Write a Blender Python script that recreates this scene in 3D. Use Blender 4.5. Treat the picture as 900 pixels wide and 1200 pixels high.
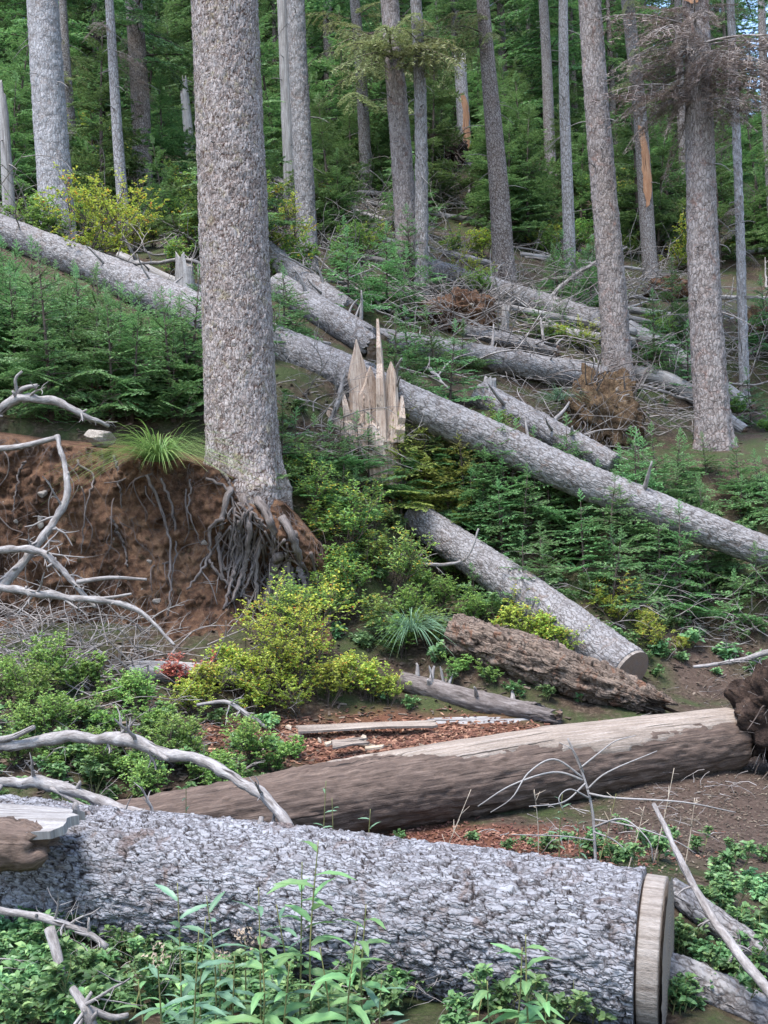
import bpy, math, random
import numpy as np
from mathutils import Matrix, Vector

for o in list(bpy.data.objects):
    bpy.data.objects.remove(o)
scene = bpy.context.scene
col = scene.collection
RNG = np.random.RandomState(11)
random.seed(5)

# ------------------------------------------------------------------ camera
F = 1250.0                       # focal length in photo pixels (photo 900 x 1200)
PITCH, ROLL, EYE = 3.0, -2.0, 1.7
cam_data = bpy.data.cameras.new('camera')
cam = bpy.data.objects.new('camera', cam_data)
col.objects.link(cam)
cam_data.sensor_fit = 'VERTICAL'
cam_data.sensor_height = 24.0
cam_data.lens = 24.0 * F / 1200.0
cam_data.clip_end = 600
cam_data.clip_start = 0.05
RC = Matrix.Rotation(math.radians(90 + PITCH), 3, 'X') @ Matrix.Rotation(math.radians(ROLL), 3, 'Z')
cam.matrix_world = Matrix.Translation((0, 0, EYE)) @ RC.to_4x4()
scene.camera = cam
RCN = np.array(RC)
CAM = np.array([0, 0, EYE])

# ------------------------------------------------------------------ light
SUN_EL, SUN_AZ = 68.0, 215.0     # azimuth measured from +Y towards +X
world = bpy.data.worlds.new('World')
scene.world = world
world.use_nodes = True
wn = world.node_tree
for n in list(wn.nodes):
    wn.nodes.remove(n)
sky = wn.nodes.new('ShaderNodeTexSky')
sky.sky_type = 'NISHITA'
sky.sun_disc = False
sky.sun_elevation = math.radians(SUN_EL)
sky.sun_rotation = math.radians(SUN_AZ)
sky.dust_density = 0.8
sky.ozone_density = 1.0
sky.air_density = 1.0
bg = wn.nodes.new('ShaderNodeBackground')
bg.inputs['Strength'].default_value = 0.095
wo = wn.nodes.new('ShaderNodeOutputWorld')
wn.links.new(sky.outputs[0], bg.inputs[0])
wn.links.new(bg.outputs[0], wo.inputs[0])
sun_d = bpy.data.lights.new('sun', 'SUN')
sun_d.energy = 1.5
sun_d.angle = math.radians(24)
sun_d.color = (1.0, 0.975, 0.95)
sun = bpy.data.objects.new('sun', sun_d)
col.objects.link(sun)
az, el = math.radians(SUN_AZ), math.radians(SUN_EL)
sd = Vector((math.sin(az) * math.cos(el), math.cos(az) * math.cos(el), math.sin(el)))
sun.rotation_euler = sd.to_track_quat('Z', 'Y').to_euler()
scene.view_settings.view_transform = 'Standard'
scene.view_settings.look = 'None'
scene.view_settings.gamma = 1.0
scene.view_settings.exposure = 2.8
scene.render.engine = 'CYCLES'
scene.cycles.use_denoising = True
scene.cycles.max_bounces = 6
scene.cycles.diffuse_bounces = 2
scene.cycles.transmission_bounces = 3
scene.cycles.transparent_max_bounces = 4

# ------------------------------------------------------------------ helpers: numbers
def ray(px, py):
    v = np.array([(px - 450.0) / F, (600.0 - py) / F, -1.0])
    return RCN @ v

def P(px, py, d):
    return CAM + ray(px, py) * d

def nrm(v):
    v = np.asarray(v, float)
    return v / (np.linalg.norm(v, axis=-1, keepdims=True) + 1e-12)

def hsh(*ints):
    h = np.zeros(np.broadcast(*[np.asarray(i) for i in ints]).shape, np.uint64)
    for k, i in enumerate(ints):
        h = (h ^ (np.asarray(i).astype(np.int64).astype(np.uint64) + np.uint64(0x9E3779B9 + k * 7919)))
        h = h * np.uint64(0xBF58476D1CE4E5B9)
        h = h ^ (h >> np.uint64(29))
        h = h * np.uint64(0x94D049BB133111EB)
        h = h ^ (h >> np.uint64(31))
    return (h >> np.uint64(11)).astype(np.float64) / float(1 << 53)

def vnoise(p, seed=0):
    p = np.asarray(p, float)
    i = np.floor(p).astype(np.int64)
    f = p - i
    f = f * f * (3 - 2 * f)
    out = 0
    for dx in (0, 1):
        for dy in (0, 1):
            for dz in (0, 1):
                w = (f[..., 0] if dx else 1 - f[..., 0]) * (f[..., 1] if dy else 1 - f[..., 1]) * (f[..., 2] if dz else 1 - f[..., 2])
                out = out + w * hsh(i[..., 0] + dx, i[..., 1] + dy, i[..., 2] + dz, seed)
    return out * 2 - 1

def fbm(p, octaves=4, seed=0):
    p = np.asarray(p, float)
    s, a, t = 0, 1.0, 0
    for k in range(octaves):
        s = s + a * vnoise(p * (2.03 ** k) + 17.3 * k, seed + k)
        t += a
        a *= 0.5
    return s / t

def sstep(a, b, x):
    t = np.clip((x - a) / (b - a), 0, 1)
    return t * t * (3 - 2 * t)

def cells(u, v, nu, seed=0):
    iu, iv = np.floor(u).astype(np.int64), np.floor(v).astype(np.int64)
    f1 = np.full(u.shape, 9.0)
    f2 = np.full(u.shape, 9.0)
    cid = np.zeros(u.shape)
    gx = np.zeros(u.shape)
    gy = np.zeros(u.shape)
    for a in (-1, 0, 1):
        for b in (-1, 0, 1):
            cu, cv = iu + a, iv + b
            cw = np.mod(cu, nu)
            px = cu + 0.5 + 0.85 * (hsh(cw, cv, seed) - 0.5)
            py = cv + 0.5 + 0.85 * (hsh(cw, cv, seed + 77) - 0.5)
            dx, dy = u - px, v - py
            d = np.sqrt(dx * dx + dy * dy)
            closer = d < f1
            f2 = np.where(closer, f1, np.minimum(f2, d))
            cid = np.where(closer, hsh(cw, cv, seed + 191), cid)
            gx = np.where(closer, dx, gx)
            gy = np.where(closer, dy, gy)
            f1 = np.where(closer, d, f1)
    return f1, f2, cid, gx, gy

# ------------------------------------------------------------------ helpers: meshes
def make_mesh(name, V, faces, mat, attrs=None, smooth=True):
    """faces: list of (n,3) or (n,4) index arrays"""
    me = bpy.data.meshes.new(name)
    V = np.asarray(V, np.float32)
    me.vertices.add(len(V))
    me.vertices.foreach_set('co', V.ravel())
    faces = [np.asarray(f, np.int32) for f in faces if len(f)]
    if faces:
        idx = np.concatenate([f.ravel() for f in faces])
        tot = np.concatenate([np.full(len(f), f.shape[1], np.int32) for f in faces])
        start = np.concatenate([[0], np.cumsum(tot)[:-1]]).astype(np.int32)
        me.loops.add(len(idx))
        me.loops.foreach_set('vertex_index', idx)
        me.polygons.add(len(tot))
        me.polygons.foreach_set('loop_start', start)
        me.polygons.foreach_set('loop_total', tot)
        me.polygons.foreach_set('use_smooth', np.full(len(tot), smooth, bool))
    for k, a in (attrs or {}).items():
        a = np.asarray(a, np.float32)
        if a.ndim == 2:
            at = me.attributes.new(k, 'FLOAT_VECTOR', 'POINT')
            at.data.foreach_set('vector', a.ravel())
        else:
            at = me.attributes.new(k, 'FLOAT', 'POINT')
            at.data.foreach_set('value', a)
    me.update(calc_edges=True)
    if mat is not None:
        me.materials.append(mat)
    return me

def link(name, me, parent=None):
    o = bpy.data.objects.new(name, me)
    col.objects.link(o)
    if parent is not None:
        o.parent = parent
    return o

def tag(o, label=None, cat=None, group=None, kind=None):
    if label: o['label'] = label
    if cat: o['category'] = cat
    if group: o['group'] = group
    if kind: o['kind'] = kind
    return o

def thing(name, label, cat, loc=(0, 0, 0), group=None, rotz=0.0, scale=1.0):
    o = bpy.data.objects.new(name, None)
    o.empty_display_size = 0.1
    col.objects.link(o)
    o.location = [float(c) for c in loc]
    o.rotation_euler = (0, 0, rotz)
    o.scale = (scale, scale, scale)
    return tag(o, label, cat, group)

class MB:
    """collects geometry pieces for one mesh"""
    def __init__(self):
        self.V, self.T, self.Q, self.A, self.n = [], [], [], {}, 0
    def add(self, V, tris=None, quads=None, **attrs):
        V = np.asarray(V, float)
        if tris is not None and len(tris): self.T.append(np.asarray(tris) + self.n)
        if quads is not None and len(quads): self.Q.append(np.asarray(quads) + self.n)
        for k, a in attrs.items(): self.A.setdefault(k, []).append(np.asarray(a, float))
        self.V.append(V)
        self.n += len(V)
        return self
    def mesh(self, name, mat, origin=(0, 0, 0), smooth=True):
        V = np.concatenate(self.V) - np.asarray(origin, float)
        f = []
        if self.T: f.append(np.concatenate(self.T))
        if self.Q: f.append(np.concatenate(self.Q))
        A = {}
        for k, a in self.A.items():
            c = np.concatenate(a)
            if len(c) == len(V): A[k] = c
        return make_mesh(name, V, f, mat, A, smooth)
    def build(self, name, mat, parent=None, origin=None, smooth=True):
        if origin is None:
            origin = tuple(parent.location) if parent is not None else (0, 0, 0)
        return link(name, self.mesh(name, mat, origin, smooth), parent)

def spline(pts, n):
    pts = np.asarray(pts, float)
    if len(pts) == 2:
        t = np.linspace(0, 1, n)[:, None]
        return pts[0] * (1 - t) + pts[1] * t
    q = np.vstack([2 * pts[0] - pts[1], pts, 2 * pts[-1] - pts[-2]])
    seg = np.linalg.norm(np.diff(pts, axis=0), axis=1)
    cum = np.concatenate([[0], np.cumsum(seg)]) / seg.sum()
    t = np.linspace(0, 1, n)
    k = np.clip(np.searchsorted(cum, t, side='right') - 1, 0, len(pts) - 2)
    u = ((t - cum[k]) / (cum[k + 1] - cum[k] + 1e-12))[:, None]
    p0, p1, p2, p3 = q[k], q[k + 1], q[k + 2], q[k + 3]
    return 0.5 * (2 * p1 + (p2 - p0) * u + (2 * p0 - 5 * p1 + 4 * p2 - p3) * u ** 2 + (3 * p1 - p0 - 3 * p2 + p3) * u ** 3)

def frames(path):
    T = nrm(np.gradient(path, axis=0))
    a = np.array([0, 0, 1.0]) if abs(T[0][2]) < 0.9 else np.array([1.0, 0, 0])
    N = np.zeros_like(T)
    N[0] = nrm(a - T[0] * (a @ T[0]))
    for i in range(1, len(T)):
        v = N[i - 1] - T[i] * (N[i - 1] @ T[i])
        N[i] = v / (np.linalg.norm(v) + 1e-12)
    return T, N, np.cross(T, N)

def tube(path, rad, seg=8, cap=(True, True), relief=None, lump=0.0, lump_s=2.0, seed=0, flare=None, jag=None, stretch=1.0):
    """path (n,3), rad (n,).  relief=(cell_around, cell_along, amplitude). Returns V, tris, quads, attrs"""
    path = np.asarray(path, float)
    n = len(path)
    rad = np.broadcast_to(np.asarray(rad, float), (n,))
    T, N, B = frames(path)
    th = np.linspace(0, 2 * np.pi, seg, endpoint=False)
    ln = np.concatenate([[0], np.cumsum(np.linalg.norm(np.diff(path, axis=0), axis=1))])
    TH, LN = np.meshgrid(th, ln)
    R = np.repeat(rad[:, None], seg, 1)
    r0 = rad.mean()
    cyl = np.stack([np.cos(TH) * r0, np.sin(TH) * r0, LN], -1)
    if flare is not None:
        amp, fall, lobes = flare
        lob = 0.55 + 0.45 * np.cos(TH * lobes + 1.7 * np.sin(TH * 2 + seed) + seed)
        R = R * (1 + amp * np.exp(-np.maximum(LN - 0.3, 0) / fall) * lob)
    if lump:
        R = R * (1 + lump * fbm(cyl * lump_s + seed * 3.7, 3, seed))
    edge = np.ones_like(R)
    cell = np.full_like(R, 0.5)
    if relief is not None:
        cu, cv, amp = relief
        nu = max(6, int(round(2 * np.pi * r0 / cu)))
        w1 = fbm(cyl * (0.55 / cu) * np.array([1, 1, cu / cv]) + 5, 2, seed + 5)
        w2 = fbm(cyl * (0.55 / cu) * np.array([1, 1, cu / cv]) + 25, 2, seed + 9)
        u = TH / (2 * np.pi) * nu + 1.1 * w1
        v = LN / cv + 1.1 * w2
        f1, f2, cell, gx, gy = cells(u, v, nu, seed)
        merge = sstep(-.05, .35, fbm(cyl * (0.5 / cu) + 60, 2, seed + 13))
        edge = f2 - f1 + 0.12 * merge
        ci = (cell * 1e6).astype(np.int64)
        ta = hsh(ci, 3) * 2 * np.pi
        h = sstep(0.0, 0.16, edge) * (0.45 + 0.35 * cell)
        h = h + (gx * np.cos(ta) * .6 + gy * (.5 + np.sin(ta) * .5)) * 0.9
        g1, g2, c2, _, _ = cells(u * 2 + w2 * 1.5, v * 2.6 + w1 * 1.5, nu * 2, seed + 31)
        h = h + 0.3 * sstep(0.0, 0.22, g2 - g1) * (c2 - 0.25)
        # overlapping flakes: the surface drops in thin steps, dark at each lip
        q = (h * .8 + .9 * fbm(cyl * (.75 / cu) * np.array([1, 1, .55]), 3, seed + 40)) * 3.2
        fr_ = q - np.floor(q)
        h = (np.floor(q) + sstep(0.0, 0.2, fr_)) / 3.2 + .12 * fbm(cyl * (2.6 / cu), 2, seed + 44)
        lip = np.where(fr_ < .2, np.abs(fr_ - .1) * 1.2, .12 + (fr_ - .2) * .5)
        edge = np.minimum(edge, lip)
        R = R + amp * (h - 0.5)
        cell = 0.5 * cell + 0.5 * c2
    V = path[:, None, :] + R[..., None] * (np.cos(TH)[..., None] * N[:, None, :] + np.sin(TH)[..., None] * B[:, None, :])
    if jag is not None:
        k = max(2, int(n * jag[1]))
        off = hsh((np.arange(seg) * jag[2] // seg), seed) * jag[0] + hsh(np.arange(seg), seed + 4) * jag[0] * 0.35
        w = np.linspace(0, 1, k) ** 2
        V[-k:] -= w[:, None, None] * off[None, :, None] * T[-k:, None, :]
    i = np.arange(n - 1)[:, None] * seg
    j = np.arange(seg)[None, :]
    j2 = (j + 1) % seg
    Q = np.stack([i + j, i + j2, i + seg + j2, i + seg + j], -1).reshape(-1, 4)
    V = V.reshape(-1, 3)
    bk = cyl.reshape(-1, 3)
    edge, cell = edge.ravel(), cell.ravel()
    tris = []
    for end, on in ((0, cap[0]), (n - 1, cap[1])):
        if on:
            c = len(V)
            ring = end * seg + np.arange(seg)
            V = np.vstack([V, V[ring].mean(0)[None]])
            bk = np.vstack([bk, [[0, 0, ln[end]]]])
            edge = np.append(edge, 0.5)
            cell = np.append(cell, 0.5)
            nx = np.roll(ring, -1)
            tri = np.stack([np.full(seg, c), nx, ring], -1) if end == 0 else np.stack([np.full(seg, c), ring, nx], -1)
            tris.append(tri)
    tris = np.concatenate(tris) if tris else np.zeros((0, 3), int)
    return V, tris, Q, dict(bk=bk, edge=edge, cell=cell)

def add_tube(mb, path, rad, **k):
    V, t, q, a = tube(path, rad, **k)
    mb.add(V, t, q, **a)
    return mb

def disc(center, normal, r, rings=6, seg=40, wob=0.0, seed=0, rough=0.0):
    nn = nrm(normal)
    a = np.array([0, 0, 1.0]) if abs(nn[2]) < 0.9 else np.array([1.0, 0, 0])
    n1 = nrm(a - nn * (a @ nn))
    n2 = np.cross(nn, n1)
    th = np.linspace(0, 2 * np.pi, seg, endpoint=False)
    V, bk = [np.asarray(center, float)], [[0, 0, 0]]
    for k in range(1, rings + 1):
        rr = r * k / rings * (1 + wob * np.sin(th * 3 + seed) * 0.5 + wob * np.sin(th * 5 + seed * 2) * 0.5)
        p = np.asarray(center) + rr[:, None] * (np.cos(th)[:, None] * n1 + np.sin(th)[:, None] * n2)
        p = p + nn * (rough * (hsh(np.arange(seg), k, seed) - 0.5))[:, None]
        V.extend(p)
        bk.extend(np.stack([rr * np.cos(th), rr * np.sin(th), np.zeros(seg)], -1))
    tr, q = [], []
    for s in range(seg):
        tr.append([0, 1 + s, 1 + (s + 1) % seg])
    for k in range(rings - 1):
        b0, b1 = 1 + k * seg, 1 + (k + 1) * seg
        for s in range(seg):
            q.append([b0 + s, b1 + s, b1 + (s + 1) % seg, b0 + (s + 1) % seg])
    return np.array(V), np.array(tr), np.array(q), dict(bk=np.array(bk), edge=np.ones(len(V)), cell=np.full(len(V), .5))

def arclen(path):
    return float(np.linalg.norm(np.diff(np.asarray(path), axis=0), axis=1).sum())

# ------------------------------------------------------------------ materials
class NT:
    def __init__(self, name):
        self.m = bpy.data.materials.new(name)
        self.m.use_nodes = True
        self.t = self.m.node_tree
        for n in list(self.t.nodes): self.t.nodes.remove(n)
        self.out = self.n('ShaderNodeOutputMaterial')
    def n(self, kind, **kw):
        nd = self.t.nodes.new(kind)
        for k, v in kw.items():
            if hasattr(nd, k): setattr(nd, k, v)
            else: nd.inputs[k].default_value = v
        return nd
    def l(self, a, b): self.t.links.new(a, b)
    def attr(self, name, vec=False):
        a = self.n('ShaderNodeAttribute')
        a.attribute_name = name
        return a.outputs['Vector' if vec else 'Fac']
    def mapping(self, src, scale):
        m = self.n('ShaderNodeMapping')
        m.inputs['Scale'].default_value = scale
        self.l(src, m.inputs['Vector'])
        return m.outputs[0]
    def noise(self, src, scale, detail=4, rough=0.6, dist=0.0):
        n = self.n('ShaderNodeTexNoise')
        n.inputs['Scale'].default_value = scale
        n.inputs['Detail'].default_value = detail
        n.inputs['Roughness'].default_value = rough
        n.inputs['Distortion'].default_value = dist
        if src is not None: self.l(src, n.inputs['Vector'])
        return n.outputs['Fac']
    def vor(self, src, scale, feature='F1'):
        n = self.n('ShaderNodeTexVoronoi')
        n.feature = feature
        n.inputs['Scale'].default_value = scale
        self.l(src, n.inputs['Vector'])
        return n
    def ramp(self, fac, stops, interp='LINEAR'):
        r = self.n('ShaderNodeValToRGB')
        r.color_ramp.interpolation = interp
        e = r.color_ramp.elements
        while len(e) > 1: e.remove(e[-1])
        for k, (pos, c) in enumerate(stops):
            el_ = e[0] if k == 0 else e.new(pos)
            el_.position = pos
            el_.color = (c[0], c[1], c[2], 1) if not isinstance(c, (int, float)) else (c, c, c, 1)
        self.l(fac, r.inputs[0])
        return r.outputs[0]
    def mix(self, fac, a, b, blend='MIX'):
        m = self.n('ShaderNodeMix')
        m.data_type = 'RGBA'
        m.blend_type = blend
        for src, idx in ((fac, 0), (a, 6), (b, 7)):
            if isinstance(src, (int, float)): m.inputs[idx].default_value = src
            elif isinstance(src, tuple): m.inputs[idx].default_value = (*src, 1)
            else: self.l(src, m.inputs[idx])
        return m.outputs[2]
    def math(self, op, a, b=None):
        m = self.n('ShaderNodeMath')
        m.operation = op
        for k, s in enumerate((a, b)):
            if s is None: continue
            if isinstance(s, (int, float)): m.inputs[k].default_value = s
            else: self.l(s, m.inputs[k])
        return m.outputs[0]
    def bump(self, h, strength, dist):
        b = self.n('ShaderNodeBump')
        b.inputs['Strength'].default_value = strength
        b.inputs['Distance'].default_value = dist
        self.l(h, b.inputs['Height'])
        return b.outputs[0]
    def finish(self, colr, rough=0.85, normal=None, trans=0.0, transcol=None, spec=0.3):
        p = self.n('ShaderNodeBsdfPrincipled')
        if isinstance(colr, tuple): p.inputs['Base Color'].default_value = (*colr, 1)
        else: self.l(colr, p.inputs['Base Color'])
        if isinstance(rough, (int, float)): p.inputs['Roughness'].default_value = rough
        else: self.l(rough, p.inputs['Roughness'])
        p.inputs['Specular IOR Level'].default_value = spec
        if normal is not None: self.l(normal, p.inputs['Normal'])
        last = p.outputs[0]
        if trans:
            tr = self.n('ShaderNodeBsdfTranslucent')
            self.l(transcol if transcol is not None else colr, tr.inputs[0])
            mx = self.n('ShaderNodeMixShader')
            mx.inputs[0].default_value = trans
            self.l(last, mx.inputs[1])
            self.l(tr.outputs[0], mx.inputs[2])
            last = mx.outputs[0]
        self.l(last, self.out.inputs[0])
        return self.m

def bark_relief_mat(name, crack, plate_a, plate_b, lichen, lichen_amt=0.5, patch=(0.16, 0.09, 0.06), patch_amt=0.15, sc=1.0, vs=34, along=0.45, ck=0.0, bd=0.012, k=0.58):
    """bark whose flakes are real relief: colour follows the flake id and crack distance carried on the mesh"""
    crack, plate_a, plate_b, lichen, patch = [tuple(k * v for v in c) for c in (crack, plate_a, plate_b, lichen, patch)]
    t = NT(name)
    bk = t.attr('bk', True)
    edge, cell = t.attr('edge'), t.attr('cell')
    # thin scales riding on the relief
    nz = t.n('ShaderNodeTexNoise')
    nz.inputs['Scale'].default_value = vs * 0.5
    nz.inputs['Detail'].default_value = 3
    t.l(bk, nz.inputs['Vector'])
    sc_ = t.n('ShaderNodeVectorMath')
    sc_.operation = 'SCALE'
    sc_.inputs['Scale'].default_value = 1.6 / vs
    t.l(nz.outputs['Color'], sc_.inputs[0])
    ad = t.n('ShaderNodeVectorMath')
    ad.operation = 'ADD'
    t.l(t.mapping(bk, (1, 1, along)), ad.inputs[0])
    t.l(sc_.outputs[0], ad.inputs[1])
    ve = t.vor(ad.outputs[0], vs, 'DISTANCE_TO_EDGE').outputs['Distance']
    vc = t.vor(ad.outputs[0], vs).outputs['Color']
    sep = t.n('ShaderNodeSeparateColor')
    t.l(vc, sep.inputs[0])
    cid = t.math('ADD', t.math('MULTIPLY', cell, 0.45), t.math('MULTIPLY', sep.outputs[0], 0.55))
    plate = t.mix(t.ramp(cid, [(0.2, 0), (0.75, 1)]), plate_a, plate_b)
    fine = t.noise(bk, 60 * sc, 5, 0.7)
    plate = t.mix(t.ramp(fine, [(0.35, 0.0), (0.75, 0.7)]), plate, lichen)
    plate = t.mix(t.math('MULTIPLY', t.ramp(t.noise(bk, 5 * sc, 4, 0.6), [(0.4, 0.0), (0.65, 1.0)]), lichen_amt), plate, lichen)
    plate = t.mix(t.math('MULTIPLY', t.ramp(t.noise(bk, 7 * sc, 4, 0.7, 0.8), [(0.55, 0.0), (0.66, 1.0)]), patch_amt), plate, patch)
    colr = t.mix(t.ramp(edge, [(0.02, ck), (0.15, 1)]), crack, plate)
    msk = t.ramp(t.noise(bk, 8 * sc, 4, 0.65), [(0.38, 0.0), (0.62, 0.85)])
    colr = t.mix(t.math('MAXIMUM', t.ramp(ve, [(0.0, 0.3), (0.13, 1)]), msk), crack, colr)
    h = t.math('ADD', t.math('MULTIPLY', t.noise(bk, 110 * sc, 4, 0.7), 0.35), t.math('MULTIPLY', t.ramp(ve, [(0.0, 0.0), (0.22, 1.0)]), 0.5))
    h = t.math('ADD', h, t.math('MULTIPLY', sep.outputs[1], 0.5))
    return t.finish(colr, 0.9, t.bump(h, 0.85, bd), spec=0.2)

def bark_vor_mat(name, crack, plate_a, plate_b, lichen, scale=28, along=0.5, patch=(0.2, 0.12, 0.07), lichen_amt=0.5):
    k = 0.58
    crack, plate_a, plate_b, lichen, patch = [tuple(k * v for v in c) for c in (crack, plate_a, plate_b, lichen, patch)]
    t = NT(name)
    bk = t.attr('bk', True)
    wob = t.n('ShaderNodeVectorMath')
    wob.operation = 'ADD'
    m = t.mapping(bk, (1, 1, along))
    t.l(m, wob.inputs[0])
    nz = t.n('ShaderNodeTexNoise')
    nz.inputs['Scale'].default_value = scale * 0.7
    t.l(bk, nz.inputs['Vector'])
    sc = t.n('ShaderNodeVectorMath')
    sc.operation = 'SCALE'
    sc.inputs['Scale'].default_value = 0.05
    t.l(nz.outputs['Color'], sc.inputs[0])
    t.l(sc.outputs[0], wob.inputs[1])
    e = t.vor(wob.outputs[0], scale, 'DISTANCE_TO_EDGE').outputs['Distance']
    c = t.vor(wob.outputs[0], scale).outputs['Color']
    obj = t.n('ShaderNodeObjectInfo')
    plate = t.mix(c, plate_a, plate_b)
    plate = t.mix(t.math('MULTIPLY', t.ramp(t.noise(bk, 3.2, 5, 0.65), [(0.35, 0.0), (0.68, 1.0)]), lichen_amt), plate, lichen)
    plate = t.mix(t.math('MULTIPLY', t.ramp(t.noise(t.mapping(bk, (1, 1, 0.5)), 6, 4, 0.7, 1.0), [(0.6, 0.0), (0.7, 1.0)]), 0.45), plate, patch)
    colr = t.mix(t.ramp(e, [(0.0, 0), (0.16, 1)]), crack, plate)
    colr = t.mix(t.math('MULTIPLY', obj.outputs['Random'], 0.35), colr, t.mix(0.5, colr, crack))
    h = t.math('ADD', t.math('MINIMUM', e, 0.25), t.math('MULTIPLY', t.noise(bk, 90, 3, 0.7), 0.15))
    return t.finish(colr, 0.92, t.bump(h, 0.9, 0.03), spec=0.2)

def wood_mat(name, a, b, c, along=0.06, sc=40, rough=0.8, crackc=None):
    """weathered bare wood, grain running along the piece"""
    a, b, c = [tuple(0.68 * v for v in q) for q in (a, b, c)]
    t = NT(name)
    bk = t.attr('bk', True)
    g = t.noise(t.mapping(bk, (1, 1, along)), sc, 6, 0.65, 0.4)
    colr = t.ramp(g, [(0.3, a), (0.5, b), (0.72, c)])
    blot = t.noise(bk, 4.0, 4, 0.6)
    colr = t.mix(t.ramp(blot, [(0.4, 0.0), (0.7, 0.6)]), colr, t.mix(0.5, colr, a))
    fine = t.noise(t.mapping(bk, (1, 1, 0.35)), 120, 4, 0.7)
    colr = t.mix(t.ramp(fine, [(0.38, 0.55), (0.62, 0.0)]), colr, t.mix(0.55, colr, (0.02, 0.016, 0.014)))
    crk = t.ramp(t.noise(t.mapping(bk, (1, 1, along * 0.5)), sc * 0.8, 3, 0.5), [(0.30, 0.0), (0.36, 1.0)])
    colr = t.mix(crk, crackc or tuple(0.3 * v for v in a), colr)
    return t.finish(colr, rough, t.bump(t.math('ADD', t.mix(0.5, g, crk), t.math('MULTIPLY', fine, 0.5)), 0.8, 0.012), spec=0.25)

def cut_mat(name, dark, pale, grey):
    t = NT(name)
    bk = t.attr('bk', True)
    ln = t.n('ShaderNodeVectorMath')
    ln.operation = 'LENGTH'
    t.l(bk, ln.inputs[0])
    r = t.math('ADD', ln.outputs['Value'], t.math('MULTIPLY', t.noise(bk, 9, 3), 0.03))
    ring = t.math('SINE', t.math('MULTIPLY', r, 420.0))
    colr = t.ramp(t.math('ADD', t.math('MULTIPLY', ring, 0.25), 0.5), [(0.2, dark), (0.8, pale)])
    colr = t.mix(t.ramp(t.noise(bk, 14, 4, 0.7), [(0.38, 0.0), (0.68, 0.9)]), colr, grey)
    at = t.n('ShaderNodeTexNoise')
    at.inputs['Scale'].default_value = 70
    t.l(bk, at.inputs['Vector'])
    return t.finish(colr, 0.85, t.bump(at.outputs['Fac'], 0.5, 0.006), spec=0.2)

def leaf_mat(name, dark, mid, tip, trans=0.35, rough=0.5, var=0.5, extra=None):
    """leaf tone follows each leaf's own random value; whole plants vary too"""
    if trans: dark, mid, tip = [tuple(1.45 * v for v in c) for c in (dark, mid, tip)]
    t = NT(name)
    rnd = t.attr('rnd')
    obj = t.n('ShaderNodeObjectInfo')
    colr = t.ramp(rnd, [(0.0, dark), (0.5, mid), (1.0, tip)] if extra is None else [(0.0, dark), (0.45, mid), (0.8, tip), (0.93, extra[0]), (1.0, extra[1])])
    hsv = t.n('ShaderNodeHueSaturation')
    t.l(colr, hsv.inputs['Color'])
    t.l(t.math('ADD', t.math('MULTIPLY', obj.outputs['Random'], 0.035), 0.4825), hsv.inputs['Hue'])
    t.l(t.math('ADD', t.math('MULTIPLY', obj.outputs['Random'], var), 1 - var * 0.5), hsv.inputs['Value'])
    return t.finish(hsv.outputs[0], rough, None, trans, spec=0.35)

def ground_mat():
    t = NT('forest_floor')
    tc = t.n('ShaderNodeTexCoord').outputs['Object']
    n1 = t.noise(tc, 2.2, 6, 0.65)
    n2 = t.noise(tc, 26, 6, 0.7)
    n3 = t.noise(tc, 90, 4, 0.7)
    lit = t.ramp(n2, [(0.3, (0.018, 0.012, 0.008)), (0.52, (0.05, 0.034, 0.023)), (0.7, (0.12, 0.092, 0.068))])
    moss = t.ramp(n3, [(0.3, (0.012, 0.022, 0.008)), (0.7, (0.05, 0.075, 0.02))])
    colr = t.mix(t.ramp(n1, [(0.42, 0.0), (0.6, 0.8)]), lit, moss)
    dirt = t.ramp(n2, [(0.25, (0.03, 0.019, 0.014)), (0.55, (0.068, 0.046, 0.035)), (0.75, (0.12, 0.088, 0.068))])
    colr = t.mix(t.attr('dirt'), colr, dirt)
    duff = t.ramp(n3, [(0.3, (0.05, 0.017, 0.010)), (0.55, (0.115, 0.046, 0.026)), (0.75, (0.2, 0.10, 0.058))])
    colr = t.mix(t.attr('duff'), colr, duff)
    h = t.math('ADD', t.math('MULTIPLY', n2, 1.0), t.math('MULTIPLY', n3, 0.5))
    return t.finish(colr, 0.95, t.bump(h, 0.8, 0.04), spec=0.15)

def soil_mat(name, a, b, c, stone, sc=1.0):
    t = NT(name)
    tc = t.n('ShaderNodeTexCoord').outputs['Object']
    n1 = t.noise(tc, 1.7 * sc, 5, 0.6)
    n2 = t.noise(tc, 14 * sc, 6, 0.72)
    n3 = t.noise(tc, 70 * sc, 5, 0.75)
    colr = t.ramp(t.math('ADD', t.math('MULTIPLY', n2, 0.6), t.math('MULTIPLY', n1, 0.4)), [(0.36, a), (0.5, b), (0.64, c)])
    colr = t.mix(t.ramp(n3, [(0.55, 0.0), (0.72, 0.55)]), colr, stone)
    h = t.math('ADD', n2, t.math('MULTIPLY', n3, 0.6))
    return t.finish(colr, 0.95, t.bump(h, 0.9, 0.05), spec=0.15)

def plain_mat(name, a, b, sc=20, rough=0.9):
    t = NT(name)
    tc = t.n('ShaderNodeTexCoord').outputs['Object']
    obj = t.n('ShaderNodeObjectInfo')
    colr = t.ramp(t.noise(tc, sc, 4, 0.65), [(0.35, a), (0.65, b)])
    return t.finish(colr, rough, spec=0.2)

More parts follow.
